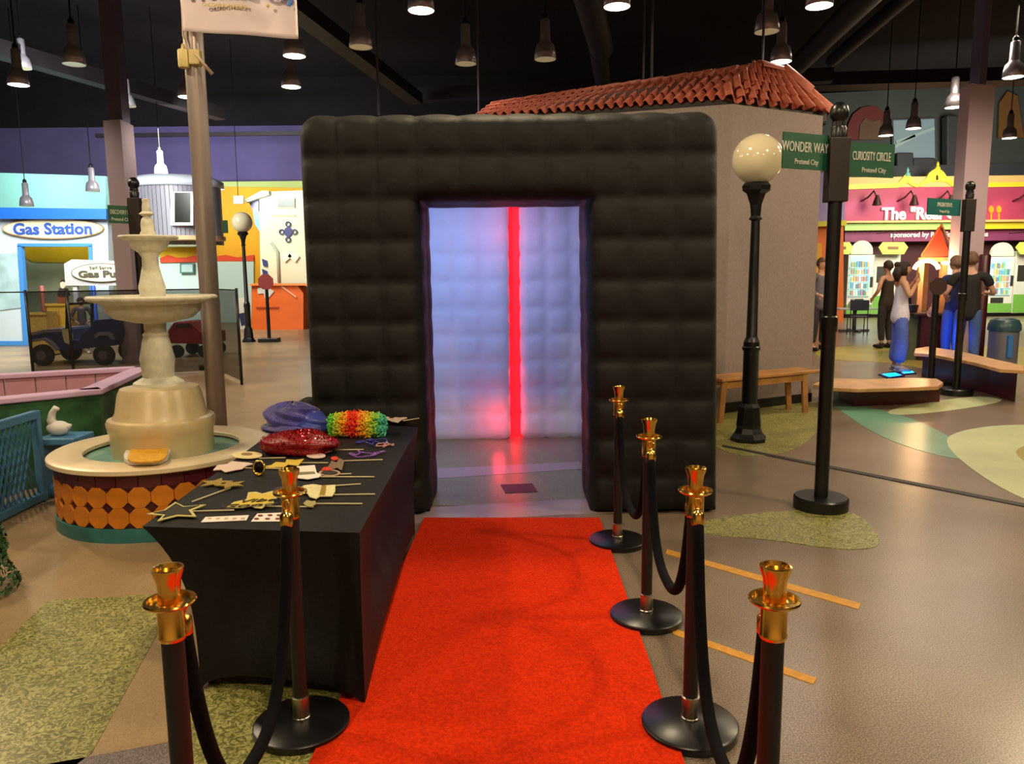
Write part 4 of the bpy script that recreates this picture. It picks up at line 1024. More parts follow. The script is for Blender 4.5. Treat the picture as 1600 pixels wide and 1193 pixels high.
obj('front_fender', MB().prism([Vector((JX(x), YJ-0.08, JZ(y))) for x, y in ((47,530),(72,526),(84,534),(92,545),(88,547),(80,537),(70,530),(47,534))], (0,0.2,0)), jg, t)
obj('rear_fender', MB().prism([Vector((JX(x), YJ-0.08, JZ(y))) for x, y in ((150,524),(156,519),(174,519),(180,530),(176,530),(172,524),(158,524),(152,528))], (0,0.2,0)), jg, t)
obj('windshield_frame', MB().bar((JX(104), YJ+0.02, JZ(516)), (JX(108), YJ+0.02, JZ(474)), 0.04).bar((JX(104), YJ+0.88, JZ(516)), (JX(108), YJ+0.88, JZ(474)), 0.04).bar((JX(108), YJ+0.02, JZ(475)), (JX(108), YJ+0.88, JZ(475)), 0.04), black_m, t)
obj('seat', MB().box(JX(135), JX(152), YJ+0.15, YJ+0.75, 0.35, JZ(508)), M('jeep_seat', (52, 50, 70), 0.6), t, bevel=0.02)
for (x, r) in ((64, 0.2), (160, 0.19)):
    for yy in (YJ-0.06, YJ+0.86):
        cx, cz = JX(x), r
        w_ = MB(); n = 20
        prof = [(0.0,0.0),(r,0.0),(r,0.12),(0.0,0.12)]
        for k in range(n): pass
        m = MB().lathe([(0.09,0.0),(r-0.02,0.0),(r,0.02),(r,0.10),(r-0.02,0.12),(0.09,0.12)], 22)
        m.v = [(cx+a, yy+cc, cz+b) for a, b, cc in m.v]
        wo = obj('wheel', m, tyre, t, 'auto')
        m = MB().lathe([(0.0,-0.005),(0.09,-0.005),(0.09,0.125),(0.0,0.125)], 18); m.v = [(cx+a, yy+cc, cz+b) for a, b, cc in m.v]
        obj('hub', m, hub, wo, 'auto')
obj('door_sticker', MB().prism([Vector((JX(x), YJ-0.012, JZ(y))) for x, y in ((98,514),(108,513),(114,522),(113,532),(108,538),(100,534),(98,525))], (0,0.011,0)), M('sticker_cream', (216, 206, 160), 0.6), t, label='cream panel on the jeep door')
# red toy car beyond
YR = 15.4
t = thing('toy_car', 'small red toy car partly hidden behind the fountain pedestal', 'toy car', tuple(G(292, ground_y(292, YR))), world=True)
rm = M('toy_red', (150, 24, 34), 0.35)
def RX(px): return P(px, 520, YR).x
def RZ(py): return P(290, py, YR).z
cz = [Vector((RX(x), YR, max(0.12, RZ(y)))) for x, y in ((262,536),(262,516),(272,503),(300,502),(312,515),(330,520),(330,538))]
obj('body', MB().prism(cz, (0,0.8,0)), rm, t, bevel=0.03)
obj('window', MB().prism([Vector((RX(x), YR-0.01, RZ(y))) for x, y in ((274,512),(278,505),(297,505),(303,512))], (0,0.82,0)), M('toy_window', (60, 30, 34), 0.3), t)
for x in (274, 318):
    for yy in (YR-0.03, YR+0.73):
        m = MB().lathe([(0.0,0.0),(0.13,0.0),(0.13,0.1),(0.0,0.1)], 18); m.v = [(RX(x)+a, yy+cc, 0.13+b) for a, b, cc in m.v]
        obj('wheel', m, tyre, t, 'auto')
# black netting fence
net = M('black_netting', (14, 12, 12), 0.9, alpha=0.5)
YN = 11.8
t = thing('net_fence', 'low black netting fence with thin posts between the pond wall and toy jeep', 'fence', tuple(G(45, ground_y(45, YN))), world=True)
n0, n1, n2, n3, n4 = [Vector((P(x, 500, y).x, y, 0)) for x, y in ((-60,11.3),(44,11.5),(108,11.8),(236,12.4),(334,12.8))]
n5 = Vector((P(372,500,11.4).x, 11.4, 0))
hN = P(44, 455, 11.5).z
for i, (a, b) in enumerate(((n1,n2),(n2,n3),(n3,n4),(n4,n5))):
    obj('netting', MB().prism([a+Vector((0,0,0.06)), b+Vector((0,0,0.06)), b+Vector((0,0,hN-0.01)), a+Vector((0,0,hN-0.01))], (0,0.004,0)), net, t)
for i, a in enumerate((n0,n1,n2,n3,n4,n5)): obj('post', MB().tube([a, a+Vector((0,0,hN+0.02))], 0.022, 10), black_m, t, True)
for a, b in ((n0,n1),(n1,n2),(n2,n3),(n3,n4),(n4,n5)): obj('top_rope', MB().tube([a+Vector((0,0,hN-0.01)), b+Vector((0,0,hN-0.01))], 0.01, 6), black_m, t)
# grey curved building with black window
YS = 19.6
sid = M('metal_siding', (134, 130, 144), 0.45, 0.1); sid2 = M('roof_pale', (196, 200, 214), 0.5)
t = thing('curved_building', 'grey ribbed round-fronted play building with one black window behind the fountain', 'play building', tuple(Vector((P(255,400,YS).x, YS, 0))), world=True)
cxs, cR = P(258,400,YS).x, (P(330,400,YS).x-P(186,400,YS).x)/2
zt_ = P(258, 283, YS-0.4).z; zlo = P(258, 382, YS).z
m = MB(); n = 34
for k in range(n):
    a0, a1 = PI+PI*k/n, PI+PI*(k+0.88)/n; ym = YS+0.9
    q = [(cxs+cR*math.cos(a0), ym+0.9*math.sin(a0)), (cxs+cR*math.cos(a1), ym+0.9*math.sin(a1))]
    o = obj('siding_panel', MB().prism([Vector((q[0][0],q[0][1],zlo)), Vector((q[1][0],q[1][1],zlo)), Vector((q[1][0],q[1][1],zt_)), Vector((q[0][0],q[0][1],zt_))], (0,0.05,0)), sid, t)
obj('roof', MB().lathe([(0.0,zt_+0.28),(0.8,zt_+0.25),(1.04,zt_+0.12),(1.05,zt_-0.03),(0.9,zt_-0.03)], 40, (cxs, YS+0.9, 0), cap=False, sx=cR, sy=0.95), sid2, t, True)
wf = panel('window_frame', rect(266,299,302,352), YS-0.12, 0.14, M('frame_grey', (190, 184, 192), 0.5), t)
obj('window_pane', MB().prism(pxpoly(rect(273,301,297,347), YS-0.13), (0,0.02,0)), M('window_black', (14, 8, 8), 0.2), wf)
obj('shelf', MB().lathe([(0.0,0),(0.8,0),(0.8,0.1),(0.0,0.1)], 40, (P(285,372,YS-.6).x, YS+0.1, P(285,375,YS-.3).z), sx=0.95, sy=0.9), M('shelf_tan', (196, 158, 118), 0.5), t, 'auto', label='tan counter shelf')
for xx in (cxs-cR+0.15, cxs+cR-0.15, cxs-0.9): obj('support', MB().box(xx-0.06, xx+0.06, YS+0.5, YS+0.62, 0, zlo), sid, t)
# mural of yellow, red wave, pale blue behind fountain
YW = 20.6; gw = ground_y(280, YW)
t = thing('wave_mural', 'mural panel with yellow top, red wave and pale blue below, left of the flagpole', 'mural', tuple(Vector((P(280,450,YW).x, YW, 0))), world=True)
obj('pale_panel', MB().prism(pp_([(215,385),(318,385),(318,gw),(215,gw)], YW-0.3), (0,0.1,0)), M('mural_ice', (196, 220, 214), 0.6), t)
obj('yellow_band', MB().prism(pp_([(250,386),(318,386),(318,402),(250,404)], YW-0.33), (0,0.03,0)), M('mural_gold', (226,184,20)), t)
obj('red_wave', MB().prism(pp_([(250,403),(262,398),(275,402),(290,402),(303,399),(318,401),(318,409),(250,410)], YW-0.36), (0,0.05,0)), M('mural_red', (226, 72, 26), 0.6), t)
sgt = obj('small_sign', MB().prism(pp_(rect(281,411,303,427), YW-0.4), (0,0.04,0)), M('sign_green_edge', (70, 120, 110), 0.5), t)
obj('sign_face', MB().prism(pp_(rect(283.5,413,301,425), YW-0.42), (0,0.02,0)), M('sign_pale', (176, 206, 206), 0.5), sgt)
# white rocket-like playhouse and yellow wall things
YK = 24.5; gk = ground_y(430, YK)
t = thing('white_playhouse', 'tall off-white playhouse with slanted dark window and compass emblem', 'play building', tuple(Vector((P(430,450,YK).x, YK, 0))), world=True)
wh = M('offwhite_panel', (206, 210, 186), 0.6)
obj('body', MB().prism(pp_([(405,300),(500,296),(500,gk),(408,gk)], YK), (0,0.8,0)), wh, t)
obj('visor', MB().prism(pp_([(382,312),(408,298),(420,298),(420,304),(384,316)], YK-0.2), (0,1.0,0)), wh, t)
obj('side_window', MB().prism(pp_([(388,313),(404,309),(404,330),(395,330)], YK+0.1), (0,0.6,0)), M('window_slate', (66, 84, 92), 0.3), t)
obj('side_panel', MB().prism(pp_([(395,330),(405,330),(406,362),(398,350)], YK+0.1), (0,0.6,0)), M('panel_aqua', (120, 180, 196), 0.5), t)
wf = panel('window_frame', rect(433,308.5,461,324.5), YK-0.04, 0.05, wh, t); obj('window_pane', MB().prism(pxpoly(rect(434,310,460,323), YK-0.06), (0,0.03,0)), M('window_slate', (66, 84, 92)), wf)
navy = M('emblem_navy', (36, 44, 110), 0.5)
em = obj('compass_emblem', MB().prism(pp_([(450,353),(455,357),(457,362),(455,367),(450,371),(445,367),(443,362),(445,357)], YK-0.05), (0,0.05,0)), navy, t)
for (x, y) in ((450,350),(450,374),(440,362),(460,362)):
    pts = [P(x+3.6*math.cos(a), y+3.6*math.sin(a), YK-0.05) for a in [2*PI*i/12 for i in range(13)]]
    obj('emblem_ring', MB().tube(pts, 0.02, 6, False), navy, em)
obj('small_lettering_bar', MB().prism(pp_(rect(424,335,462,338), YK-0.02), (0,0.02,0)), M('grey_print', (176, 182, 162), 0.6), t)
ch = MB()
for (a, b) in (((442,405),(453,396)),((453,396),(465,405))): ch.bar(P(*a,YK-0.04), P(*b,YK-0.04), 0.06, 0.22)
obj('chevron', ch, M('chevron_white', (226, 226, 210), 0.5), t)
obj('pipe', MB().tube([P(424,379,YK-.03), P(434,394,YK-.03), P(436,440,YK-.03)], 0.05, 8), M('pipe_grey', (168, 174, 156), 0.5), t, True)
for (y0_, y1_) in ((404,416),(420,430)): obj('blue_flag', MB().prism(pp_([(409,y0_),(417,y0_+3),(418,y1_),(411,y1_-1)], YK-0.06), (0,0.03,0)), navy, t)
YO = 23.4; go = ground_y(430, YO)
t = thing('orange_kiosk', 'orange play counter box behind the small octagonal sign at left', 'play building', tuple(Vector((P(430,480,YO).x, YO, 0))), world=True)
orm = M('bright_orange', (232, 104, 30), 0.55, 0, 0.06, 2)
obj('body', MB().prism(pp_([(393,446),(464,445),(474,458),(474,go),(393,go)], YO), (0,0.9,0)), orm, t)
obj('white_label', MB().prism(pp_([(402,450),(418,448),(428,455),(419,466),(414,466),(412,458),(403,459)], YO-0.03), (0,0.03,0)), white_m, t)
obj('counter_top', MB().prism(pp_(rect(390,443,480,446), YO-0.1), (0,1.1,0)), M('orange_edge', (240, 140, 70), 0.5), t)
obj('lid_line', MB().bar(P(440,447,YO-.03), P(463,464,YO-.03), 0.04), M('pale_orange', (240, 180, 140), 0.5), t)
obj('line', MB().bar(P(400,480,YO-.02), P(436,480,YO-.02), 0.04), M('dark_orange', (176, 70, 20), 0.6), t)
struct('trim_3', MB().prism(pp_([(338,400),(352,398),(370,402),(396,398),(396,408),(338,408)], 27.4), (0,0.1,0)), M('mural_red', (226,72,26)))
struct('trim_4', MB().prism(pp_([(338,408),(396,408),(396,ground_y(370,27.4)),(338,ground_y(370,27.4))], 27.42), (0,0.1,0)), M('mural_ice', (196,220,214)))
t = thing('sandwich_board', 'white sandwich board with a navy poster beside the distant street lamp', 'sign', tuple(G(378,514)), world=True)
YA = G(378,514).y
obj('board', MB().prism(pp_([(363,468),(386,462),(390,512),(374,516)], YA), (0,0.03,0)), white_m, t)
obj('board', MB().prism([p+Vector((0,0.0,0)) for p in pp_([(365,468),(388,462),(394,506),(378,509)], YA+0.45)], (0,0.03,0)), white_m, t)
obj('poster', MB().prism(pp_([(373,490),(386,487),(388,506),(377,509)], YA-0.01), (0,0.01,0)), M('navy_poster', (40, 44, 84), 0.5), t)
o = thing('hanging_sign', 'small grey sign hanging on a thin wire before the yellow wall', 'sign', tuple(P(372,312,24.0)), world=True)
obj('plate', MB().prism(pp_(rect(365,306,380,318), 24.0), (0,0.1,0)), M('sign_grey', (176, 170, 140), 0.6), o)
pw = P(372,306,24.0); obj('wire', MB().tube([pw, Vector((pw.x, 24.05, 8.6))], 0.012, 6), black_m, o)
# ------------------------------------------------------------------ pink pond wall, hedge panel, blue gate
ZP = 0.71
ncor = [G(-260,650,ZP), G(20,627,ZP), G(154,610,ZP), G(237,573,ZP), G(120,576,ZP), G(-260,600,ZP)]
t = thing('pond_wall', 'low pink-lined pen wall with a lilac rim and green hedge print at left', 'low wall', (ncor[1].x, ncor[1].y, 0), world=True)
lil = M('lilac_rim', (206, 170, 206), 0.45); pnk = M('pink_panel', (190, 140, 160), 0.5, 0, 0.05, 3)
hedge = M('hedge_print', (22, 70, 40), 0.6, rgb2=(50, 104, 62), scale=7)
def wallseg(a, b, th, mt_out, mt_in, nm, inn):
    d = (b-a).normalized(); n = Vector((-d.y, d.x, 0))*inn
    a0, b0 = Vector((a.x,a.y,0.0)), Vector((b.x,b.y,0.0))
    obj(nm, MB().prism([a0, b0, b0+n*th*0.5, a0+n*th*0.5], (0,0,ZP-0.03)), mt_out, t)
    obj('inner_panel', MB().prism([a0+n*th*0.5, b0+n*th*0.5, b0+n*th, a0+n*th], (0,0,ZP-0.03)), mt_in, t)
    obj('rim', MB().prism([Vector((p.x,p.y,ZP-0.03)) for p in (a-n*0.03-d*0.03, b-n*0.03+d*0.03, b+n*(th+0.03)+d*0.03, a+n*(th+0.03)-d*0.03)], (0,0,0.045)), lil, t, bevel=0.01)
wallseg(ncor[0], ncor[2], 0.09, hedge, pnk, 'hedge_panel', 1)
wallseg(ncor[2], ncor[3], 0.12, hedge, pnk, 'hedge_panel', 1)
# far side, split into pink panels
fa, fb = ncor[5], ncor[3]
d = (fb-fa); n = Vector((d.y, -d.x, 0)).normalized(); NPK = 10
for k in range(NPK):
    a, b = fa+d*(k/NPK)+d*0.002, fa+d*((k+1)/NPK)-d*0.002; 
    obj('pink_panel', MB().prism([Vector((p.x,p.y,0)) for p in (a, b, b+n*0.06, a+n*0.06)], (0,0,ZP-0.03)), pnk, t, bevel=0.006)
obj('rim', MB().prism([Vector((p.x,p.y,ZP-0.03)) for p in (fa-n*0.04, fb-n*0.04, fb+n*0.09, fa+n*0.09)], (0,0,0.045)), lil, t, bevel=0.01)
pg = G(8, 690, 0.4)
t = thing('gate_post', 'lilac post with a rounded cap at the left edge by the blue gate', 'post', tuple(Vector((G(2,632,0.66).x, G(2,632,0.66).y-0.35, 0))), world=True)
pw = Vector(t['_w'])
obj('post', MB().box(pw.x-0.08, pw.x+0.06, pw.y-0.06, pw.y+0.06, 0, 0.66), M('grey_lilac', (160,140,146)), t, bevel=0.01)
obj('cap', MB().ell(pw+Vector((-0.01,0,0.70)), (0.085,0.085,0.055)), lil, t, True)
YBG = 5.25
t = thing('blue_gate', 'low blue lattice gate panel at the left edge beside the fountain', 'gate', tuple(G(60,790)), world=True)
bg = M('gate_blue', (70, 122, 164), 0.5, 0, 0.08, 10)
g0, g1 = G(-70, 850), G(70, 781)
d = (g1-g0); L = d.length; d.normalize(); hg = P(70,640,g1.y).z
def GP(u, z): return Vector((g0.x+d.x*u*L, g0.y+d.y*u*L, z))
obj('top_rail', MB().bar(GP(-.1,hg-.03), GP(1.0,hg-.03), 0.05, 0.06), bg, t, bevel=0.008)
obj('bottom_rail', MB().bar(GP(-.1,0.04), GP(1.0,0.04), 0.05, 0.06), bg, t, bevel=0.008)
obj('post', MB().bar(GP(0.98,0.0), GP(0.98,hg), 0.055, 0.045, up=(0,1,0)), bg, t, bevel=0.006)
lat = MB(); nL = 17
nrm = Vector((d.y, -d.x, 0))
for k in range(-14, nL):
    for sgn in (1, -1):
        u0 = k/nL; hh = hg-0.12; du = hh*0.42/L*1.0
        a_, b_ = (u0, u0+du) if sgn > 0 else (u0+du, u0)
        # clip
        if min(a_, b_) < -0.05 or max(a_, b_) > 0.985: continue
        lat.bar(GP(a_, 0.06)+nrm*0.004*sgn, GP(b_, hg-0.06)+nrm*0.004*sgn, 0.008, 0.013, up=tuple(nrm))
obj('lattice', lat, bg, t, kind='stuff')
obj('back_sheet', MB().prism([GP(0,0.06)-nrm*0.03, GP(0.55,0.06)-nrm*0.03, GP(0.55,hg-0.05)-nrm*0.03, GP(0,hg-0.05)-nrm*0.03], -nrm*0.01), M('sheet_blue', (96, 118, 160), 0.5), t)
# blue ledge with white swan
wl = G(95, 690, 0.42)
t = thing('blue_ledge', 'short blue ledge bracket between the gate and hedge panel', 'ledge', (G(60,790).x, G(60,790).y, 0), world=True)
gx = GP(1.0, 0)
obj('shelf', MB().box(gx.x-0.05, gx.x+0.24, gx.y+0.02, gx.y+0.30, 0.40, 0.45), bg, t, bevel=0.01)
obj('foot', MB().box(gx.x-0.02, gx.x+0.05, gx.y+0.04, gx.y+0.3, 0.0, 0.10), bg, t, bevel=0.02)
obj('bracket', MB().box(gx.x-0.03, gx.x+0.0, gx.y+0.04, gx.y+0.26, 0.08, 0.42), bg, t)
t = thing('swan_figure', 'small white swan-shaped figure on the blue ledge', 'figure', (gx.x+0.06, gx.y+0.15, 0.45), world=True)
sx0, sy0 = gx.x, gx.y+0.15
obj('body', MB().ell((sx0+0.06, sy0, 0.505), (0.085,0.06,0.055)), white_m, t, True)
obj('neck', MB().tube([(sx0+0.03,sy0,0.52),(sx0+0.01,sy0,0.57),(sx0+0.025,sy0,0.62),(sx0+0.05,sy0,0.655),(sx0+0.075,sy0,0.645)], [0.04,0.03,0.024,0.022,0.012], 12), white_m, t, True)
obj('tail', MB().tube([(sx0+0.12,sy0,0.51),(sx0+0.155,sy0,0.53)], [0.035,0.008], 10), white_m, t, True)
# bush at the left edge
bp_ = G(-52, 930)
t = thing('bush', 'dark green bush peeking in at the lower left edge', 'bush', tuple(bp_), world=True)
rnd = random.Random(5); m = MB()
for k in range(1500):
    a = rnd.uniform(0,2*PI); zf_ = rnd.uniform(0.03,1); r = 0.225*(1.1-0.5*zf_)*(0.92+0.06*math.sin(zf_*18))
    p = bp_+Vector((r*math.cos(a), r*math.sin(a), zf_*0.62)); n = Vector((math.cos(a), math.sin(a), rnd.uniform(-.3,.8))).normalized()
    n = (n+Vector((rnd.gauss(0,.4),rnd.gauss(0,.4),rnd.gauss(0,.4)))).normalized(); x = n.orthogonal().normalized()*0.017; y = n.cross(x)*0.7
    m.add([p+x, p+y, p-x, p-y], [(0,1,2,3)])
obj('foliage', m, M('leaf_green', (30, 74, 38), 0.5, 0, 0.4, 30), t, kind='stuff')
obj('core', MB().lathe([(0.0,0.02),(0.15,0.05),(0.165,0.2),(0.13,0.4),(0.08,0.58),(0.0,0.6)], 16, bp_), M('leaf_dark', (14, 36, 20), 0.8), t, True)
obj('pot', MB().lathe([(0.0,0.0),(0.09,0.0),(0.11,0.08),(0.0,0.08)], 18, bp_), black_m, t, 'auto')
# ------------------------------------------------------------------ right far: snack court facade
YF = 28.0
def FY(px): return ground_y(px, YF)
struct('wall_court', MB().prism(pp_([(1318,296),(1900,290),(1900,FY(1900)),(1318,FY(1318))], YF+0.6), (0,0.3,0)), M('dark_maroon_wall', (70, 28, 34), 0.7))
t = thing('snack_facade', 'magenta snack court front with scalloped yellow trim and white lettering', 'facade', (P(1460,400,YF).x, YF, P(1460,378,YF).z), world=True)
mag = M('magenta_wall', (166, 60, 92), 0.6, 0, 0.05, 0.5)
obj('upper_wall', MB().prism(pp_([(1320,290),(1900,284),(1900,345),(1320,347)], YF), (0,0.4,0)), mag, t)
obj('cream_band', MB().prism(pp_([(1320,277),(1900,270),(1900,288),(1320,293)], YF-0.02), (0,0.5,0)), M('cream_band', (214, 176, 110), 0.6), t)
trim = [(1320,288),(1400,286)]+[(1404,285),(1409,279),(1413,274),(1416,271),(1421,271),(1424,276),(1427,283),(1431,287),(1437,287),(1441,284),(1447,279),(1452,270),(1457,266),(1462,263),(1467,263),(1472,266),(1476,270),(1479,275),(1487,281),(1492,286),(1900,279)]
trimb = [(1900,287),(1492,293),(1484,288),(1478,284),(1462,283),(1448,286),(1440,291),(1432,292.5),(1425,290),(1418,285),(1411,290),(1404,293),(1320,296)]
obj('scallop_trim', MB().prism(pp_(trim+trimb, YF-0.08), (0,0.12,0)), M('yellow_trim', (222, 206, 50), 0.5), t)
for x, y, mm in ((1418,267,M('teal_finial',(110,176,160),0.5)),(1465,258,M('yellow_trim',(222,206,50)))):
    c = P(x, y+4, YF-0.05); obj('trim_finial', MB().lathe([(0.1,-0.1),(0.09,0.0),(0.04,0.06),(0.05,0.12),(0.0,0.26)], 12, c), mm, t, 'auto')
obj('arch_notch', MB().prism(pp_([(1463,281),(1463,275),(1464.5,273),(1466,275),(1466,281)], YF-0.1), (0,0.03,0)), maroon_m, t)
obj('ledge', MB().prism(pp_([(1320,345),(1900,340),(1900,344),(1320,348)], YF-0.5), (0,0.9,0)), M('cream_band', (214,176,110)), t)
obj('green_trim', MB().prism(pp_([(1320,349),(1500,347),(1500,358),(1320,360)], YF-0.3), (0,0.6,0)), M('lime_trim', (166, 206, 110), 0.5), t)
obj('yellow_lower_trim', MB().prism(pp_([(1500,347),(1900,342),(1900,354),(1500,358)], YF-0.3), (0,0.6,0)), M('yellow_trim', (222,206,50)), t)
obj('lower_band', MB().prism(pp_([(1320,360),(1900,353),(1900,372),(1320,378)], YF-0.02), (0,0.4,0)), M('plum_band', (136, 60, 100), 0.6), t)
text('The "Real Cafe"', 0.58, M('letter_white', (236, 230, 226), 0.5), t, P(1377,335,YF-0.06), align='LEFT', bold=0.02, sx=0.94, ext=0.05)
text('sponsored by Real Foods Kitchens', 0.25, M('letter_white', (236,230,226)), t, P(1391,367,YF-0.05), align='LEFT', bold=0.008, ext=0.01)
for x in (1355, 1412, 1468, 1592):
    c = P(x, 305, YF-0.05)
    obj('gooseneck_lamp', MB().tube([c+Vector((-0.2,0,-0.2)), c+Vector((-0.1,-0.3,-0.1)), c+Vector((0,-0.5,0.1)), c+Vector((0.05,-0.6,-0.1))], 0.03, 8).lathe([(0.05,0.1),(0.08,0.0),(0.16,-0.25)], 14, c+Vector((0.07,-0.62,-0.15)), cap=False), M('dark_bronze', (60, 28, 28), 0.4), t, True)
for x, cc in ((1340,(0.7,0.75,1.0)),(1397,(0.9,0.75,1.0)),(1455,(0.9,0.75,1.0)),(1570,(1.0,0.5,0.3))):
    light('SPOT', P(x, 325, YF-0.7)+Vector((0,0,0.3)), 22, cc, 0.1, P(x, 340, YF), 110, 1, name='sign_light')
for x in (1549, 1561):
    c = P(x, 336, YF-0.06)
    obj('cutlery_emblem', MB().prism(pp_(ellp(x, 327, 4, 6, 12), YF-0.06), (0,0.04,0)).prism(pp_(rect(x-1.2,332,x+1.2,344), YF-0.06), (0,0.04,0)), M('emblem_orange', (240, 150, 40), 0.5), t)
# orange and lavender pieces left of the facade
t = thing('orange_pillar', 'orange pillar with a yellow capital left of the snack machines', 'pillar', tuple(Vector((P(1298,450,24.5).x, 24.5, 0))), world=True)
gy5 = ground_y(1298, 24.5)
obj('shaft', MB().prism(pp_([(1272,354),(1318,352),(1318,gy5),(1272,gy5)], 24.5), (0,0.8,0)), M('pillar_orange', (216, 110, 40), 0.6), t)
obj('capital', MB().prism(pp_([(1270,346),(1323,344),(1323,352),(1270,354)], 24.3), (0,1.2,0)), M('yellow_trim', (222,206,50)), t)
obj('gold_panel', MB().prism(pp_(rect(1274,380,1284,470), 24.45), (0,0.05,0)), M('panel_gold', (226, 160, 30), 0.6), t)
struct('wall_lavender', MB().prism(pp_([(1262,270),(1320,268),(1320,346),(1262,348)], 24.8), (0,0.5,0)), M('lavender', (140, 124, 166), 0.7))
# upper floor
struct('wall_upper', MB().prism(pp_([(1240,148),(1700,125),(1900,120),(1900,280),(1240,282)], 30.0), (0,0.3,0)), M('upper_teal_grey', (60, 68, 66), 0.8, 0, 0.1, 1))
t = thing('wall_mural_disc', 'dark red and brown round mural on the upper wall behind the street signs', 'mural', tuple(P(1357,200,29.9)), world=True)
obj('red_disc', MB().prism(pp_([(1323,218),(1325,195),(1333,178),(1346,168),(1360,165),(1374,168),(1382,176),(1384,190),(1380,218)], 29.88), (0,0.1,0)), M('mural_dark_red', (92, 22, 22), 0.7), t)
obj('brown_face', MB().prism(pp_([(1342,218),(1344,195),(1352,184),(1364,190),(1374,186),(1380,200),(1379,218)], 29.84), (0,0.04,0)), M('mural_brown', (84, 62, 44), 0.7), t)
w1 = struct('window_1', MB().prism(pp_([(1393,186),(1462,183),(1464,250),(1395,252)], 29.86), (0,0.12,0)), M('window_frame_grey', (60, 66, 70), 0.6))
struct('window_pane', MB().prism(pp_([(1396,188),(1460,185.5),(1461,248),(1398,249.5)], 29.84), (0,0.03,0)), M('window_lit', (110, 130, 136), 0.3, emis=0.22, ecol=(150, 176, 186)), parent=w1)
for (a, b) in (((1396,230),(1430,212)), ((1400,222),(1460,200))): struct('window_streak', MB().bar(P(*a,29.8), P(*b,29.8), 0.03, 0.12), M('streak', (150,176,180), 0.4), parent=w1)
t = thing('upper_parapet', 'dark parapet with machinery silhouettes above the snack court front', 'parapet', tuple(P(1430,270,29.0)), world=True)
obj('wall', MB().prism(pp_([(1240,262),(1740,252),(1740,279),(1240,282)], 29.0), (0,0.4,0)), M('parapet_dark', (44, 48, 54), 0.7), t)
for (x0_, y0_, x1_, y1_) in ((1402,238,1428,264),(1428,246,1462,264),(1480,180,1502,262)):
    obj('machine_box', MB().prism(pp_(rect(x0_,y0_,x1_,y1_), 29.3), (0,0.4,0)), M('parapet_dark', (44,48,54)), t, bevel=0.05)
obj('gold_mural', MB().prism(pp_([(1560,215),(1562,160),(1575,142),(1590,150),(1600,215)], 29.7), (0,0.05,0)), M('mural_umber', (104, 70, 28), 0.7), t)
# drinks machines
goods = [(214,70,60),(60,120,200),(236,180,60),(240,240,230),(70,160,90),(220,130,50),(40,60,120),(200,60,90)]
def vending(px0, px1, pyt, label):
    Y = 26.6; gb_ = ground_y((px0+px1)/2, Y); a, b = P(px0, pyt, Y), P(px1, pyt, Y)
    t = thing('vending_machine', label, 'vending machine', (a.x, Y, 0), world=True, group='glass-front snack machines')
    X0, X1, ZT = a.x, b.x, a.z; w_ = X1-X0
    gbm = M('machine_green', (110, 170, 70), 0.5); mw_ = M('machine_white', (206, 210, 196), 0.5)
    obj('cabinet', MB().box(X0, X1, Y, Y+0.8, 0.12, ZT), mw_, t, bevel=0.02)
    obj('kick_plate', MB().box(X0, X1, Y+0.05, Y+0.75, 0, 0.12), black_m, t)
    obj('green_stripe', MB().box(X0+0.01, X1-0.01, Y-0.01, Y, 0.14, 0.45), gbm, t)
    glow = obj('lit_interior', MB().box(X0+0.06, X1-w_*0.16, Y-0.015, Y-0.005, 0.72, ZT-0.05), M('machine_glow', (150, 205, 205), 0.4, emis=0.75, ecol=(150, 215, 215)), t)
    rnd = random.Random(int(px0)); 
    for r in range(5):
        z = 0.78+(ZT-0.95)*r/5
        obj('shelf', MB().box(X0+0.06, X1-w_*0.16, Y-0.06, Y-0.015, z-0.03, z-0.012), mw_, t)
        nn_ = 7
        for k in range(nn_):
            xx = X0+0.09+(w_*0.84-0.14)*(k+0.15)/nn_; hh = rnd.uniform(.13,.2); cc = tuple(int(0.5*v+0.5*g) for v, g in zip(rnd.choice(goods), (165, 215, 205)))
            obj('snack_pack', MB().box(xx, xx+(w_*0.84-0.14)/nn_*0.85, Y-0.055, Y-0.02, z-0.012, z+hh), M('pack_%d_%d_%d' % cc, cc, 0.5), t)
    obj('dispense_flap', MB().box(X0+w_*0.18, X1-w_*0.35, Y-0.02, Y, 0.47, 0.65), M('flap_dark', (50, 50, 44), 0.4), t)
    obj('keypad', MB().box(X1-w_*0.13, X1-w_*0.03, Y-0.02, Y, 1.05, 1.4), M('flap_dark', (50,50,44)), t)
    # arched topper
    c = (X0+X1)/2; pts = [Vector((c+math.cos(a_)*w_*0.42, Y, ZT+0.12+math.sin(a_)*0.36)) for a_ in [PI*i/12 for i in range(13)]]+[Vector((c-w_*0.42, Y, ZT+0.02)), Vector((c+w_*0.42, Y, ZT+0.02))]
    obj('topper', MB().prism(pts, (0,0.1,0)), M('topper_cream', (210, 214, 190), 0.5), t)
    light('POINT', (c, Y-0.6, 1.4), 5, (0.7, 1.0, 1.0), 0.3, name='machine_light')
vending(1326, 1367, 398, 'lit snack machine with white arched topper left of the woman in blue trousers')
vending(1545, 1587, 401, 'lit snack machine with green base right of the lilac column')
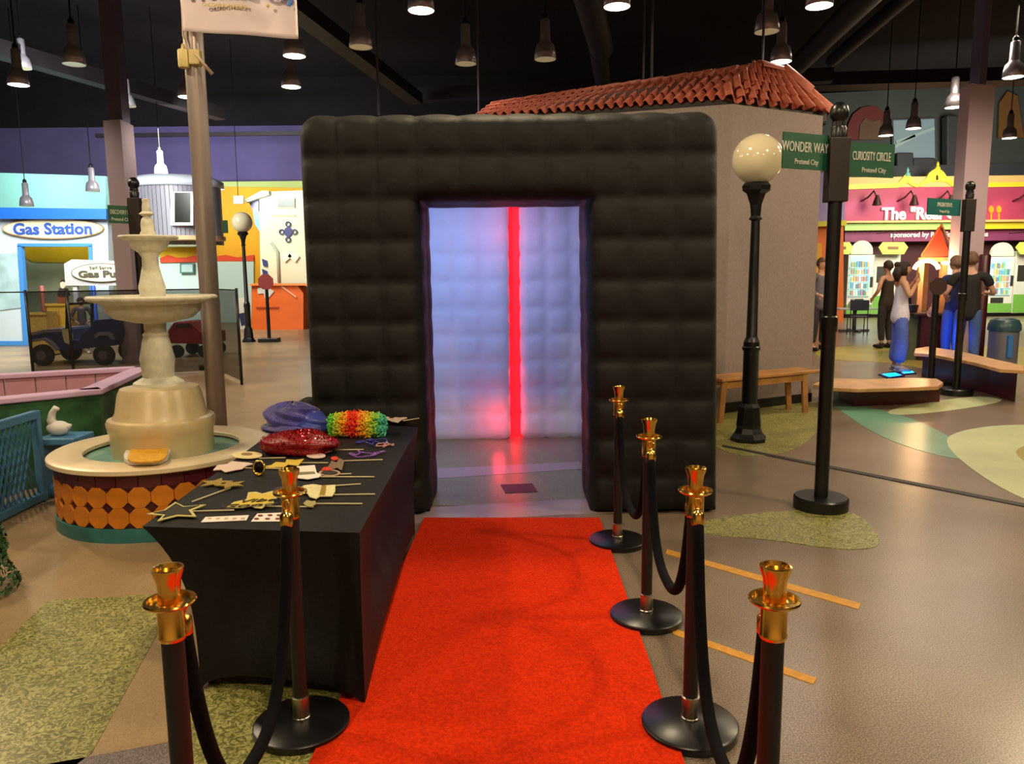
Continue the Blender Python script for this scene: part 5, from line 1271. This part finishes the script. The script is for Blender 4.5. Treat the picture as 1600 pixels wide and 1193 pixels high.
def machine2(px0, px1, pyt, label):
    Y = 26.7; a, b = P(px0, pyt, Y), P(px1, pyt, Y); t = thing('drinks_machine', label, 'vending machine', (a.x, Y, 0), world=True)
    obj('cabinet', MB().box(a.x, b.x, Y, Y+0.8, 0.1, a.z), M('machine_white', (206,210,196)), t, bevel=0.02)
    obj('kick_plate', MB().box(a.x, b.x, Y+0.05, Y+0.75, 0, 0.1), black_m, t)
    obj('base_panel', MB().box(a.x+0.02, b.x-0.02, Y-0.01, Y, 0.12, 0.75), M('machine_green', (110,170,70)), t)
    obj('screen', MB().box(a.x+0.1, a.x+0.42, Y-0.015, Y, 1.2, 1.75), M('flap_dark', (50,50,44)), t)
    obj('label_plate', MB().box(a.x+0.04, a.x+0.36, Y-0.012, Y, 1.8, a.z-0.05), M('plate_grey', (196, 190, 176), 0.5), t)
machine2(1367, 1408, 397, 'white and green drinks machine behind the woman in blue trousers')
machine2(1588, 1640, 392, 'white and green drinks machine cut by the right edge')
for (cx, w2, lb_) in ((1396, 23, 'lime elongated hexagon sign above the drinks machines'), (1314, 19, 'lime hexagon sign tip next to the orange pillar'), (1612, 24, 'lime hexagon sign cut by the right edge')):
    Y = 26.4; t = thing('hexagon_sign', lb_, 'sign', tuple(P(cx, 388, Y)), world=True, group='lime hexagonal signs over the machines')
    obj('plate', MB().prism(pp_([(cx-w2,386),(cx-w2*.72,378),(cx+w2*.72,378),(cx+w2,386),(cx+w2*.72,397),(cx-w2*.72,397)], Y), (0,0.06,0)), M('lime_sign', (190, 210, 90), 0.5), t)
    obj('print_bar', MB().prism(pp_(rect(cx-8,385,cx+8,389), Y-0.02), (0,0.02,0)), M('bar_brown', (130, 90, 60), 0.6), t)
    q = P(cx, 378, Y); obj('hanger', MB().tube([q+Vector((0,0.03,0)), q+Vector((0,0.03,0.35)), Vector((q.x, YF-0.35, q.z+0.35))], 0.015, 6), black_m, t)
# wooden kiosk with triangular roof and light arch
YQ = 13.9
def KX(px): return P(px, 450, YQ).x
def KZ(py): return P(1450, py, YQ).z
t = thing('wooden_kiosk', 'wooden play kiosk with a red triangular roof and lit arch', 'kiosk', (KX(1447), YQ, 0), world=True)
km = M('kiosk_wood', (170, 124, 84), 0.5, 0, 0.15, 5)
for x, dx, dy in ((1438,0,0.0),(1474,0,0.0),(1438,.6,0.95),(1474,.6,0.95)):
    obj('post', MB().box(KX(x)+dx-0.045, KX(x)+dx+0.045, YQ+dy, YQ+dy+0.09, 0, KZ(402)), km, t)
apex = Vector((KX(1457), YQ-0.1, KZ(355))); el, er = Vector((KX(1432), YQ-0.1, KZ(402))), Vector((KX(1477), YQ-0.1, KZ(400)))
obj('gable', MB().prism([apex, el, er], (0,0.05,0)), M('gable_red', (226, 70, 40), 0.5), t)
BK = Vector((0.62, 1.1, 0)); ap2 = apex+BK; el2, er2 = el+BK, er+BK
obj('roof_panel', MB().prism([apex+Vector((0,-.06,.02)), er+Vector((0.04,-.06,0)), er2+Vector((0.04,0,0)), ap2+Vector((0,0,.02))], (0,0,0.05)), km, t)
obj('roof_panel', MB().prism([apex+Vector((0,-.06,.02)), el+Vector((-0.04,-.06,0)), el2+Vector((-0.04,0,0)), ap2+Vector((0,0,.02))], (0,0,0.05)), M('roof_orange', (226, 120, 60), 0.5), t)
obj('counter', MB().box(KX(1418), KX(1484), YQ-0.3, YQ+0.6, KZ(492), KZ(488)), M('counter_dark', (48, 30, 26), 0.4), t, bevel=0.01)
obj('front_panel', MB().box(KX(1434), KX(1482), YQ-0.2, YQ-0.15, 0, KZ(492)), maroon_m, t)
obj('side_panel', MB().box(KX(1416), KX(1434), YQ-0.1, YQ-0.05, 0, KZ(492)), M('olive_glass', (96, 100, 70), 0.3), t)
obj('header', MB().box(KX(1432), KX(1480), YQ-0.02, YQ+0.03, KZ(409), KZ(402)), km, t)
arc = [Vector((KX(1440)+math.cos(a)*0.22, YQ-0.12, KZ(424)+math.sin(a)*0.19)) for a in [PI*(0.08+0.84*i/16) for i in range(17)]]
obj('light_arch', MB().tube(arc, 0.035, 10), M('arch_glow', (255, 210, 140), 0.5, emis=22, ecol=(255, 205, 130)), t, True)
obj('bulb', MB().ell((KX(1470), YQ-0.1, KZ(411)), (0.08,0.05,0.03)), M('arch_glow', (255,210,140)), t, True)
light('POINT', (KX(1440), YQ-0.25, KZ(416)), 34, (1.0, 0.66, 0.34), 0.15, name='arch_light')
obj('pot', MB().lathe([(0.0,0),(0.14,0),(0.16,0.14),(0.0,0.14)], 18, (KX(1427), YQ+0.1, KZ(488))), black_m, t, 'auto', label='black pot on the counter')
# benches on the right
def slabbench(name, label, fpx, bpx, zt, lip, cat='bench'):
    fr_ = [G(x, y) for x, y in fpx]; bk_ = [f+Vector(b) for f, b in zip(fr_, bpx)]
    t = thing(name, label, cat, tuple(fr_[0]), world=True)
    for i in range(len(fr_)-1):
        obj('front_panel', MB().prism([fr_[i]*1.0, fr_[i+1]*0.999+fr_[i]*0.001, bk_[i+1], bk_[i]], (0,0,zt-0.05)), maroon_m, t)
    return t, fr_, bk_
t, f_, b_ = slabbench('planter_bench', 'long maroon bench with a pale wooden top behind the teal-signed post', [(1440,588),(1490,600),(1545,615),(1586,628)], [(0.45,0.8,0),(0.3,0.65,0),(0.2,0.5,0),(0.12,0.4,0)], 0.43, 0)
zt = 0.43
top = [G(1428,551,zt),G(1455,553,zt),G(1520,565,zt),G(1562,576,zt),G(1600,578,zt),G(1598,570,zt),G(1560,562,zt),G(1500,548,zt),G(1450,541,zt),G(1430,544,zt)]
obj('wooden_top', MB().prism([p-Vector((0,0,0.045)) for p in top], (0,0,0.045)), woodtop_m, t, bevel=0.008)
t, f_, b_ = slabbench('low_bench', 'low maroon bench with a rounded pale wooden top in front of the woman', [(1310,622),(1335,635),(1468,628)], [(0,0.25,0),(0,0.45,0),(-.1,0.45,0)], 0.24, 0)
zt = 0.255
top = [G(1270,600,zt),G(1300,605,zt),G(1340,607,zt),G(1420,605,zt),G(1466,603,zt),G(1474,597,zt),G(1464,591,zt),G(1420,590,zt),G(1350,592,zt),G(1290,590,zt)]
obj('wooden_top', MB().prism([p-Vector((0,0,0.045)) for p in top], (0,0,0.045)), woodtop_m, t, bevel=0.008)
# trash can
Yt = 12.3; cx = P(1567,540,Yt).x; r_ = (P(1590,540,Yt).x-P(1545,540,Yt).x)/2; zt = P(1567,516,Yt).z
t = thing('trash_can', 'grey round trash can with a domed lid at the right edge behind the bench', 'trash can', (cx, Yt, 0), world=True)
obj('bin', MB().lathe([(0.0,0),(r_*0.9,0),(r_*0.92,0.02),(r_*0.92,zt),(0,zt)], 28, (cx,Yt,0)), M('bin_grey', (120, 122, 136), 0.35, 0.3), t, 'auto')
obj('lid', MB().lathe([(r_,zt),(r_*1.03,zt+0.03),(r_,zt+0.1),(r_*0.85,zt+0.17),(r_*0.5,zt+0.2),(0,zt+0.2)], 28, (cx,Yt,0)), M('lid_teal', (52, 84, 92), 0.3), t, 'auto')
obj('blue_reflection', MB().box(cx-0.07, cx+0.0, Yt-r_-0.01, Yt-r_+0.05, zt*0.35, zt*0.9), M('reflection_blue', (60, 120, 190), 0.3), t)  # blue light reflected on the bin, built as a coloured plate
# maroon post by the trash can
a = P(1541, 400, 13.0); obj('maroon_post', MB().lathe([(0.0,0),(0.12,0),(0.12,0.03),(0.09,0.05),(0.09,a.z),(0.07,a.z+0.03),(0,a.z+0.03)], 16, (a.x-0.02, 13.0, 0)), maroon_m, smooth='auto', label='maroon post between the lilac column and the snack machine', cat='post', origin=(a.x-0.02, 13.0, 0))
# glowing dance pads
for (pts, lb_) in (([(1372,586),(1400,583),(1414,588),(1388,592)], 'nearer-left glowing blue floor pad at the woman\'s feet'), ([(1404,582),(1428,581),(1432,584),(1410,586)], 'glowing blue floor pad right of the woman\'s feet')):
    q = [G(x, y) for x, y in pts]; c = sum(q, Vector((0,0,0)))/4
    t = thing('light_pad', lb_, 'floor light', tuple(c), world=True, group='glowing blue floor pads')
    obj('frame', MB().prism(q, (0,0,0.02)), M('pad_frame', (20, 40, 110), 0.4), t)
    obj('glow_tile', MB().prism([c+(p-c)*0.72+Vector((0,0,0.018)) for p in q], (0,0,0.006)), M('pad_glow', (20, 190, 255), 0.4, emis=3.0, ecol=(10, 170, 255)), t)
wp = G(1398, 580)
light('SPOT', (wp.x-0.3, wp.y-1.9, 0.12), 46, (0.05, 0.16, 1.0), 0.1, (wp.x, wp.y, 0.55), 46, 0.9, name='blue_light')
light('SPOT', (P(1500,560,11.2).x, 11.6, 0.55), 40, (0.03, 0.2, 1.0), 0.08, (P(1510,560,13.0).x, 13.2, 0.6), 80, 1, name='blue_light')
# round table with chairs
YTb = 20.5
tc_ = Vector((P(1335,500,YTb).x, YTb, 0)); ztb = P(1335,481,YTb).z
t = thing('cafe_table', 'white-topped cafe table in front of the left snack machine', 'table', tuple(tc_), world=True)
obj('tabletop', MB().box(tc_.x-0.55, tc_.x+0.5, tc_.y-0.35, tc_.y+0.35, ztb-0.03, ztb), white_m, t, bevel=0.01)
obj('pedestal', MB().lathe([(0.05,0.05),(0.05,ztb-0.03)], 12, tc_), M('table_grey', (120,116,130), 0.4, 0.5), t, True)
obj('foot', MB().bar(tc_+Vector((-.4,0,.03)), tc_+Vector((.4,0,.03)), 0.06).bar(tc_+Vector((0,-.35,.03)), tc_+Vector((0,.35,.03)), 0.06), M('table_grey', (120,116,130)), t)
obj('white_jug', MB().lathe([(0.0,0),(0.09,0),(0.11,0.08),(0.08,0.16),(0.05,0.2),(0.05,0.24),(0,0.24)], 18, (tc_.x-0.1, tc_.y-0.05, ztb)), white_m, smooth='auto', label='small white jug standing on the cafe table', cat='jug', origin=(tc_.x-0.1, tc_.y-0.05, ztb))
def chair(loc, rz, label):
    t = thing('cafe_chair', label, 'chair', tuple(loc), rz, group='dark cafe chairs around the cafe table')
    cm = M('chair_navy', (44, 46, 70), 0.5); lm = M('chair_leg', (90, 86, 96), 0.3, 0.8)
    obj('seat', MB().box(-.22,.22,-.22,.22,.44,.47), cm, t, bevel=0.01); obj('backrest', MB().box(-.22,.22,.2,.23,.62,.88), cm, t, bevel=0.01)
    for x in (-.2,.2):
        obj('leg', MB().tube([(x,-.2,0),(x,-.18,.44)], .012, 6), lm, t); obj('leg', MB().tube([(x,.26,0),(x,.2,.45),(x,.22,.85)], .012, 6), lm, t)
chair(tc_+Vector((0.62,-0.75,0)), 3.6, 'dark cafe chair at the right front of the cafe table')
chair(tc_+Vector((-0.35,-0.95,0)), 2.9, 'dark cafe chair at the front of the cafe table behind the sign post')
chair(tc_+Vector((1.3,0.3,0)), -1.4, 'dark cafe chair right of the cafe table below the snack machine')
# ------------------------------------------------------------------ people
def bake(name, joints, edges, mat, parent, sub=2, root=0):
    me = bpy.data.meshes.new('tmpskin'); me.from_pydata([j[0] for j in joints], edges, [])
    o = bpy.data.objects.new('tmpskin', me); COL.objects.link(o)
    sk = o.modifiers.new('skin', 'SKIN'); sk.branch_smoothing = 0.6; sk.use_smooth_shade = True
    for i, j in enumerate(joints):
        r = j[1]; r = r if isinstance(r, tuple) else (r, r)
        me.skin_vertices[0].data[i].radius = r
        me.skin_vertices[0].data[i].use_root = (i == root)
    ss = o.modifiers.new('sub', 'SUBSURF'); ss.levels = sub; ss.render_levels = sub
    bpy.context.view_layer.update()
    m2 = bpy.data.meshes.new_from_object(o.evaluated_get(bpy.context.evaluated_depsgraph_get()))
    bpy.data.objects.remove(o); bpy.data.meshes.remove(me)
    return m2
def person(label, loc, rz, h, skin, hair, top, bottom, shoes=(40,36,36), arms=((0.28,0.0,1.15,0.30,-0.05,0.92),(-0.28,0,1.15,-0.30,-0.05,0.92)), lean=0.0, wide=False, sleeve='short', female=False, hairstyle='short', stance=0.0):
    t = thing('person', label, 'person', tuple(loc), rz)
    k = h/1.70; kk = 'p%d' % len([o for o in bpy.data.objects if o.name.startswith('person')])
    V = lambda x, y, z: (x*k, y*k, z*k)
    sw = 0.165 if female else 0.185
    hipw = 0.09
    L = lean
    st = stance
    J = {'pel': (V(0,0,0.93), (0.125*k, 0.10*k)), 'waist': (V(0,-L*.3,1.06), (0.115*k,0.088*k)), 'chest': (V(0,-L*.7,1.25), (0.14*k,0.10*k)), 'neckb': (V(0,-L,1.40), (0.09*k,0.075*k)), 'neck': (V(0,-L-.01,1.49), 0.052*k), 'skull': (V(0,-L-.02,1.56), 0.05*k)}
    for s, sd in ((1,'r'), (-1,'l')):
        J['hip'+sd] = (V(s*hipw,0,0.86), 0.088*k); J['knee'+sd] = (V(s*(hipw+.01),-.02-s*st*.5,0.48), 0.056*k); J['ank'+sd] = (V(s*(hipw+.015),.02-s*st,0.09), 0.038*k); J['toe'+sd] = (V(s*(hipw+.03),-.13-s*st,0.035), 0.034*k)
        a = arms[0 if s > 0 else 1]
        J['sho'+sd] = (V(s*sw,-L,1.385), 0.055*k); J['elb'+sd] = (V(a[0],a[1]-L,a[2]), 0.038*k); J['wri'+sd] = (V(a[3],a[4]-L,a[5]), 0.026*k)
    names = list(J); idx = {n: i for i, n in enumerate(names)}
    E = [('pel','waist'),('waist','chest'),('chest','neckb'),('neckb','neck'),('neck','skull')]
    for sd in 'rl': E += [('pel','hip'+sd),('hip'+sd,'knee'+sd),('knee'+sd,'ank'+sd),('ank'+sd,'toe'+sd),('neckb','sho'+sd),('sho'+sd,'elb'+sd),('elb'+sd,'wri'+sd)]
    skm = M('skin_'+kk, skin, 0.5)
    me = bake('body', [J[n] for n in names], [(idx[a], idx[b]) for a, b in E], skm, t)
    # head with face, hands: joined into the body mesh
    ex = MB(); hc = Vector(V(0,-L-.02,1.605)); 
    hd = MB().ell((0,0,0), (1,1,1), 24, 18); vv = []
    for x, y, z in hd.v:
        wx = 0.074*(1-0.22*max(0,-z)**1.5); wy = 0.092*(1-0.12*max(0,-z))
        p = Vector((x*wx, y*wy, z*0.113))
        if y < -0.85 and abs(x) < 0.25 and -0.35 < z < 0.1: p.y -= 0.016*(1-abs(x)*3)   # nose
        if y < -0.6 and 0.0 < z < 0.25 and 0.2 < abs(x) < 0.6: p.y += 0.006             # eye sockets
        vv.append(tuple(hc+p*k))
    ex.add(vv, hd.f)
    for s in (1,-1): ex.ell(hc+Vector((s*0.076,0.005,-0.005))*k, (0.010*k,0.018*k,0.028*k), 10, 8)
    for sd, s in (('r',1),('l',-1)):
        wv = Vector(J['wri'+sd][0]); ev = Vector(J['elb'+sd][0]); d = (wv-ev).normalized()
        sdv = d.cross(Vector((0,1,0.2))).normalized(); nv = sdv.cross(d).normalized()
        pc = wv+d*0.045*k
        ex.tube([wv-d*0.01, wv+d*0.02*k, wv+d*0.06*k, wv+d*0.085*k], [0.022*k,0.028*k,0.034*k,0.026*k], 10)
        for fi, (o_, ln) in enumerate(((-0.028,0.062),(-0.010,0.074),(0.009,0.070),(0.027,0.056))):
            b0 = wv+d*0.075*k+sdv*o_*k
            ex.tube([b0, b0+d*ln*0.45*k+nv*0.004*k, b0+d*ln*0.8*k+nv*0.018*k, b0+d*ln*0.92*k+nv*0.034*k], [0.0095*k,0.0088*k,0.0078*k,0.006*k], 7)
        b0 = wv+d*0.03*k-sdv*0.026*k
        ex.tube([b0, b0+(d*0.6-sdv*0.8).normalized()*0.03*k, b0+(d*0.9-sdv*0.6).normalized()*0.06*k], [0.013*k,0.011*k,0.008*k], 8)
    bm = bmesh.new(); bm.from_mesh(me)
    tmp = bpy.data.meshes.new('tmp'); tmp.from_pydata(ex.v, [], ex.f); bm.from_mesh(tmp); bm.to_mesh(me); bm.free()
    me.materials.clear(); me.materials.append(skm); me.shade_smooth()
    b = bpy.data.objects.new('body', me); COL.objects.link(b); b.parent = t
    def cloth(nm, rad, E2, mat, root=0):
        ns = [n for n, _ in rad]; ii = {n: i for i, n in enumerate(ns)}; base = dict(J)
        jj = []
        for n, r in rad:
            if '+' in n: a_, b_, u_ = n.split('+'); p_ = Vector(base[a_][0]).lerp(Vector(base[b_][0]), float(u_))
            else: p_ = Vector(base[n][0])
            jj.append((tuple(p_), r if isinstance(r, tuple) else (r, r)))
        jj = [(p, (r[0]*k, r[1]*k)) for p, r in jj]
        m = bake(nm, jj, [(ii[a], ii[b]) for a, b in E2], mat, t, root=root)
        m.materials.clear(); m.materials.append(mat); m.shade_smooth()
        o = bpy.data.objects.new(nm, m); COL.objects.link(o); o.parent = t; return o
    topm = M('top_'+kk, top, 0.8, 0, 0.06, 20); botm = M('bottom_'+kk, bottom, 0.8, 0, 0.1, 20); shm = M('shoe_'+kk, shoes, 0.5); hm = M('hair_'+kk, hair, 0.7, 0, 0.2, 60)
    tr = [('pel+waist+-1.5',(0.20,0.16) if female else (0.165,0.13)), ('pel',(0.18,0.14) if female else (0.16,0.125)),('waist',(0.14,0.11)),('chest',(0.16,0.118)),('neckb',(0.10,0.08))]
    te = [('pel+waist+-1.5','pel'),('pel','waist'),('waist','chest'),('chest','neckb')]
    for sd in 'rl':
        if sleeve == 'none': tr += [('neckb+sho%s+0.7' % sd, 0.05)]; te += [('neckb','neckb+sho%s+0.7' % sd)]
        else:
            tr += [('sho'+sd, 0.075)]; te += [('neckb','sho'+sd)]
            if sleeve == 'short': tr += [('sho%s+elb%s+0.6' % (sd,sd), 0.062)]; te += [('sho'+sd, 'sho%s+elb%s+0.6' % (sd,sd))]
            else: tr += [('elb'+sd, 0.054), ('elb%s+wri%s+0.85' % (sd,sd), 0.042)]; te += [('sho'+sd,'elb'+sd), ('elb'+sd, 'elb%s+wri%s+0.85' % (sd,sd))]
    cloth('top', tr, te, topm)
    br_ = [('pel',(0.10,0.09))]; be = []
    for sd in 'rl':
        br_ += [('hip'+sd, 0.098), ('knee'+sd, 0.105 if wide else 0.075), ('knee%s+ank%s+0.88' % (sd,sd), 0.105 if wide else 0.06)]
        be += [('pel','hip'+sd), ('hip'+sd,'knee'+sd), ('knee'+sd, 'knee%s+ank%s+0.88' % (sd,sd))]
    cloth('trousers', br_, be, botm)
    for sd in 'rl':
        a_, b_ = Vector(J['ank'+sd][0]), Vector(J['toe'+sd][0])
        m = MB().ell(((a_.x+b_.x)/2, (a_.y+b_.y)/2+0.01, 0.042*k), (0.048*k, 0.135*k, 0.042*k), 16, 10)
        m.tube([(a_.x, a_.y, 0.05*k), (a_.x, a_.y, 0.11*k)], [0.05*k,0.045*k], 12)
        obj('shoe', m, shm, t, True)
    # hair
    cap = MB().ell((0,0,0), (1,1,1), 24, 16); vv = []
    for x, y, z in cap.v:
        drop = 0
        if y < -0.45 and z < 0.35: rad = 0.86
        elif z < -0.35: rad = 0.9 if hairstyle == 'short' else 1.1
        else: rad = 1.12
        vv.append(tuple(hc+Vector((x*0.078*rad, y*0.096*rad+0.006, z*0.115*rad+0.004))*k))
    hmb = MB().add(vv, cap.f)
    if hairstyle == 'bun': hmb.ell(hc+Vector((0,0.10,0.07))*k, (0.05*k,0.05*k,0.045*k)); hmb.tube([hc+Vector((0,0.06,0.02))*k, hc+Vector((0,0.10,-0.08))*k, hc+Vector((0,0.09,-0.19))*k], [0.075*k,0.07*k,0.03*k], 14)
    if hairstyle == 'long': hmb.tube([hc+Vector((0,0.04,0.02))*k, hc+Vector((0,0.08,-0.1))*k, hc+Vector((0,0.08,-0.28))*k], [0.08*k,0.085*k,0.05*k], 14)
    if hairstyle == 'curly':
        rn = random.Random(2)
        for _ in range(60):
            a_ = rn.uniform(0,2*PI); zc = rn.uniform(-.1,1); q_ = math.sqrt(max(0,1-zc*zc)); yv = math.sin(a_)*q_
            if yv < -0.5 and zc < .4: continue
            hmb.ell(hc+Vector((math.cos(a_)*q_*0.085, yv*0.1, zc*0.12))*k, (0.03*k,0.03*k,0.03*k), 8, 6)
    obj('hair', hmb, hm, t, True)
    for s in (1,-1): obj('eye', MB().ell(hc+Vector((s*0.029,-0.081,0.012))*k, (0.011*k,0.006*k,0.007*k), 10, 6), M('eye_dark', (30, 22, 20), 0.2), t, True)
    obj('mouth', MB().ell(hc+Vector((0,-0.082,-0.058))*k, (0.022*k,0.006*k,0.007*k), 10, 6), M('lips', (150, 80, 76), 0.5), t, True)
    return t
SK = (206, 152, 120)
gp_ = G(1401, 581)
person('woman in a white sleeveless top and wide blue-lit trousers, hands raised to her face', gp_, PI/2-0.2, 1.72, SK, (44,30,26), (222,218,232), (90,110,200), (150,150,170),
   arms=((0.22,-0.06,1.18,0.06,-0.20,1.42),(-0.24,-0.05,1.18,-0.05,-0.20,1.40)), sleeve='none', female=True, wide=True, hairstyle='bun')
gp_ = Vector((P(1512,500,11.9).x, 11.9, 0))
person('man in a black T-shirt and jeans standing before the lilac column', gp_, PI-0.5, (P(1512,396,11.9).z), (196,150,128), (110,78,62), (26,24,26), (60,84,140), (40,40,46),
   arms=((0.30,0.02,1.14,0.28,-0.18,1.08),(-0.30,-0.06,1.14,-0.24,-0.30,1.14)), hairstyle='short', stance=0.08)
gp_ = Vector((P(1489,500,12.4).x, 12.4, 0))
person('person in a navy shirt and jeans mostly hidden behind the right sign post', gp_, PI+0.3, (P(1495,402,12.4).z), (206,160,136), (120,90,70), (34,40,90), (56,80,150), (40,40,46),
   arms=((0.30,-0.02,1.14,0.32,-0.10,0.95),(-0.30,-0.08,1.18,-0.36,-0.30,1.2)))
gp_ = Vector((P(1384,500,16.0).x, 16.0, 0))
person('person in a white shirt and dark vest standing behind the woman in blue trousers', gp_, PI+0.4, (P(1388,409,16.0).z), SK, (60,42,34), (60,46,40), (60,54,60), (40,36,36),
   arms=((0.30,0.05,1.14,0.22,-0.14,1.0),(-0.30,0.02,1.14,-0.34,-0.08,0.95)), sleeve='none', female=True, hairstyle='short')
gp_ = Vector((P(1279,500,15.6).x, 15.6, 0))
person('person in a grey cardigan and dark trousers half hidden behind the tall sign post', gp_, 0.3, (P(1279,405,15.6).z), SK, (90,60,40), (104,100,108), (50,42,48), (30,30,32),
   arms=((0.30,-0.03,1.14,0.20,-0.2,1.05),(-0.29,-0.03,1.14,-0.18,-0.2,1.05)), sleeve='long', female=True, hairstyle='short')
gp_ = G(133, 552)
person('child with dark curly hair in a dark jacket standing beside the toy jeep', gp_, 0.5, (P(131,466,gp_.y).z), (150,110,90), (22,16,18), (52,44,54), (92,86,84), (230,226,220),
   arms=((0.30,-0.02,1.12,0.18,-0.2,1.0),(-0.29,-0.03,1.12,-0.16,-0.2,1.0)), sleeve='long', hairstyle='curly', stance=0.1)
# drop helper keys
for o in bpy.data.objects:
    if '_w' in o: del o['_w']
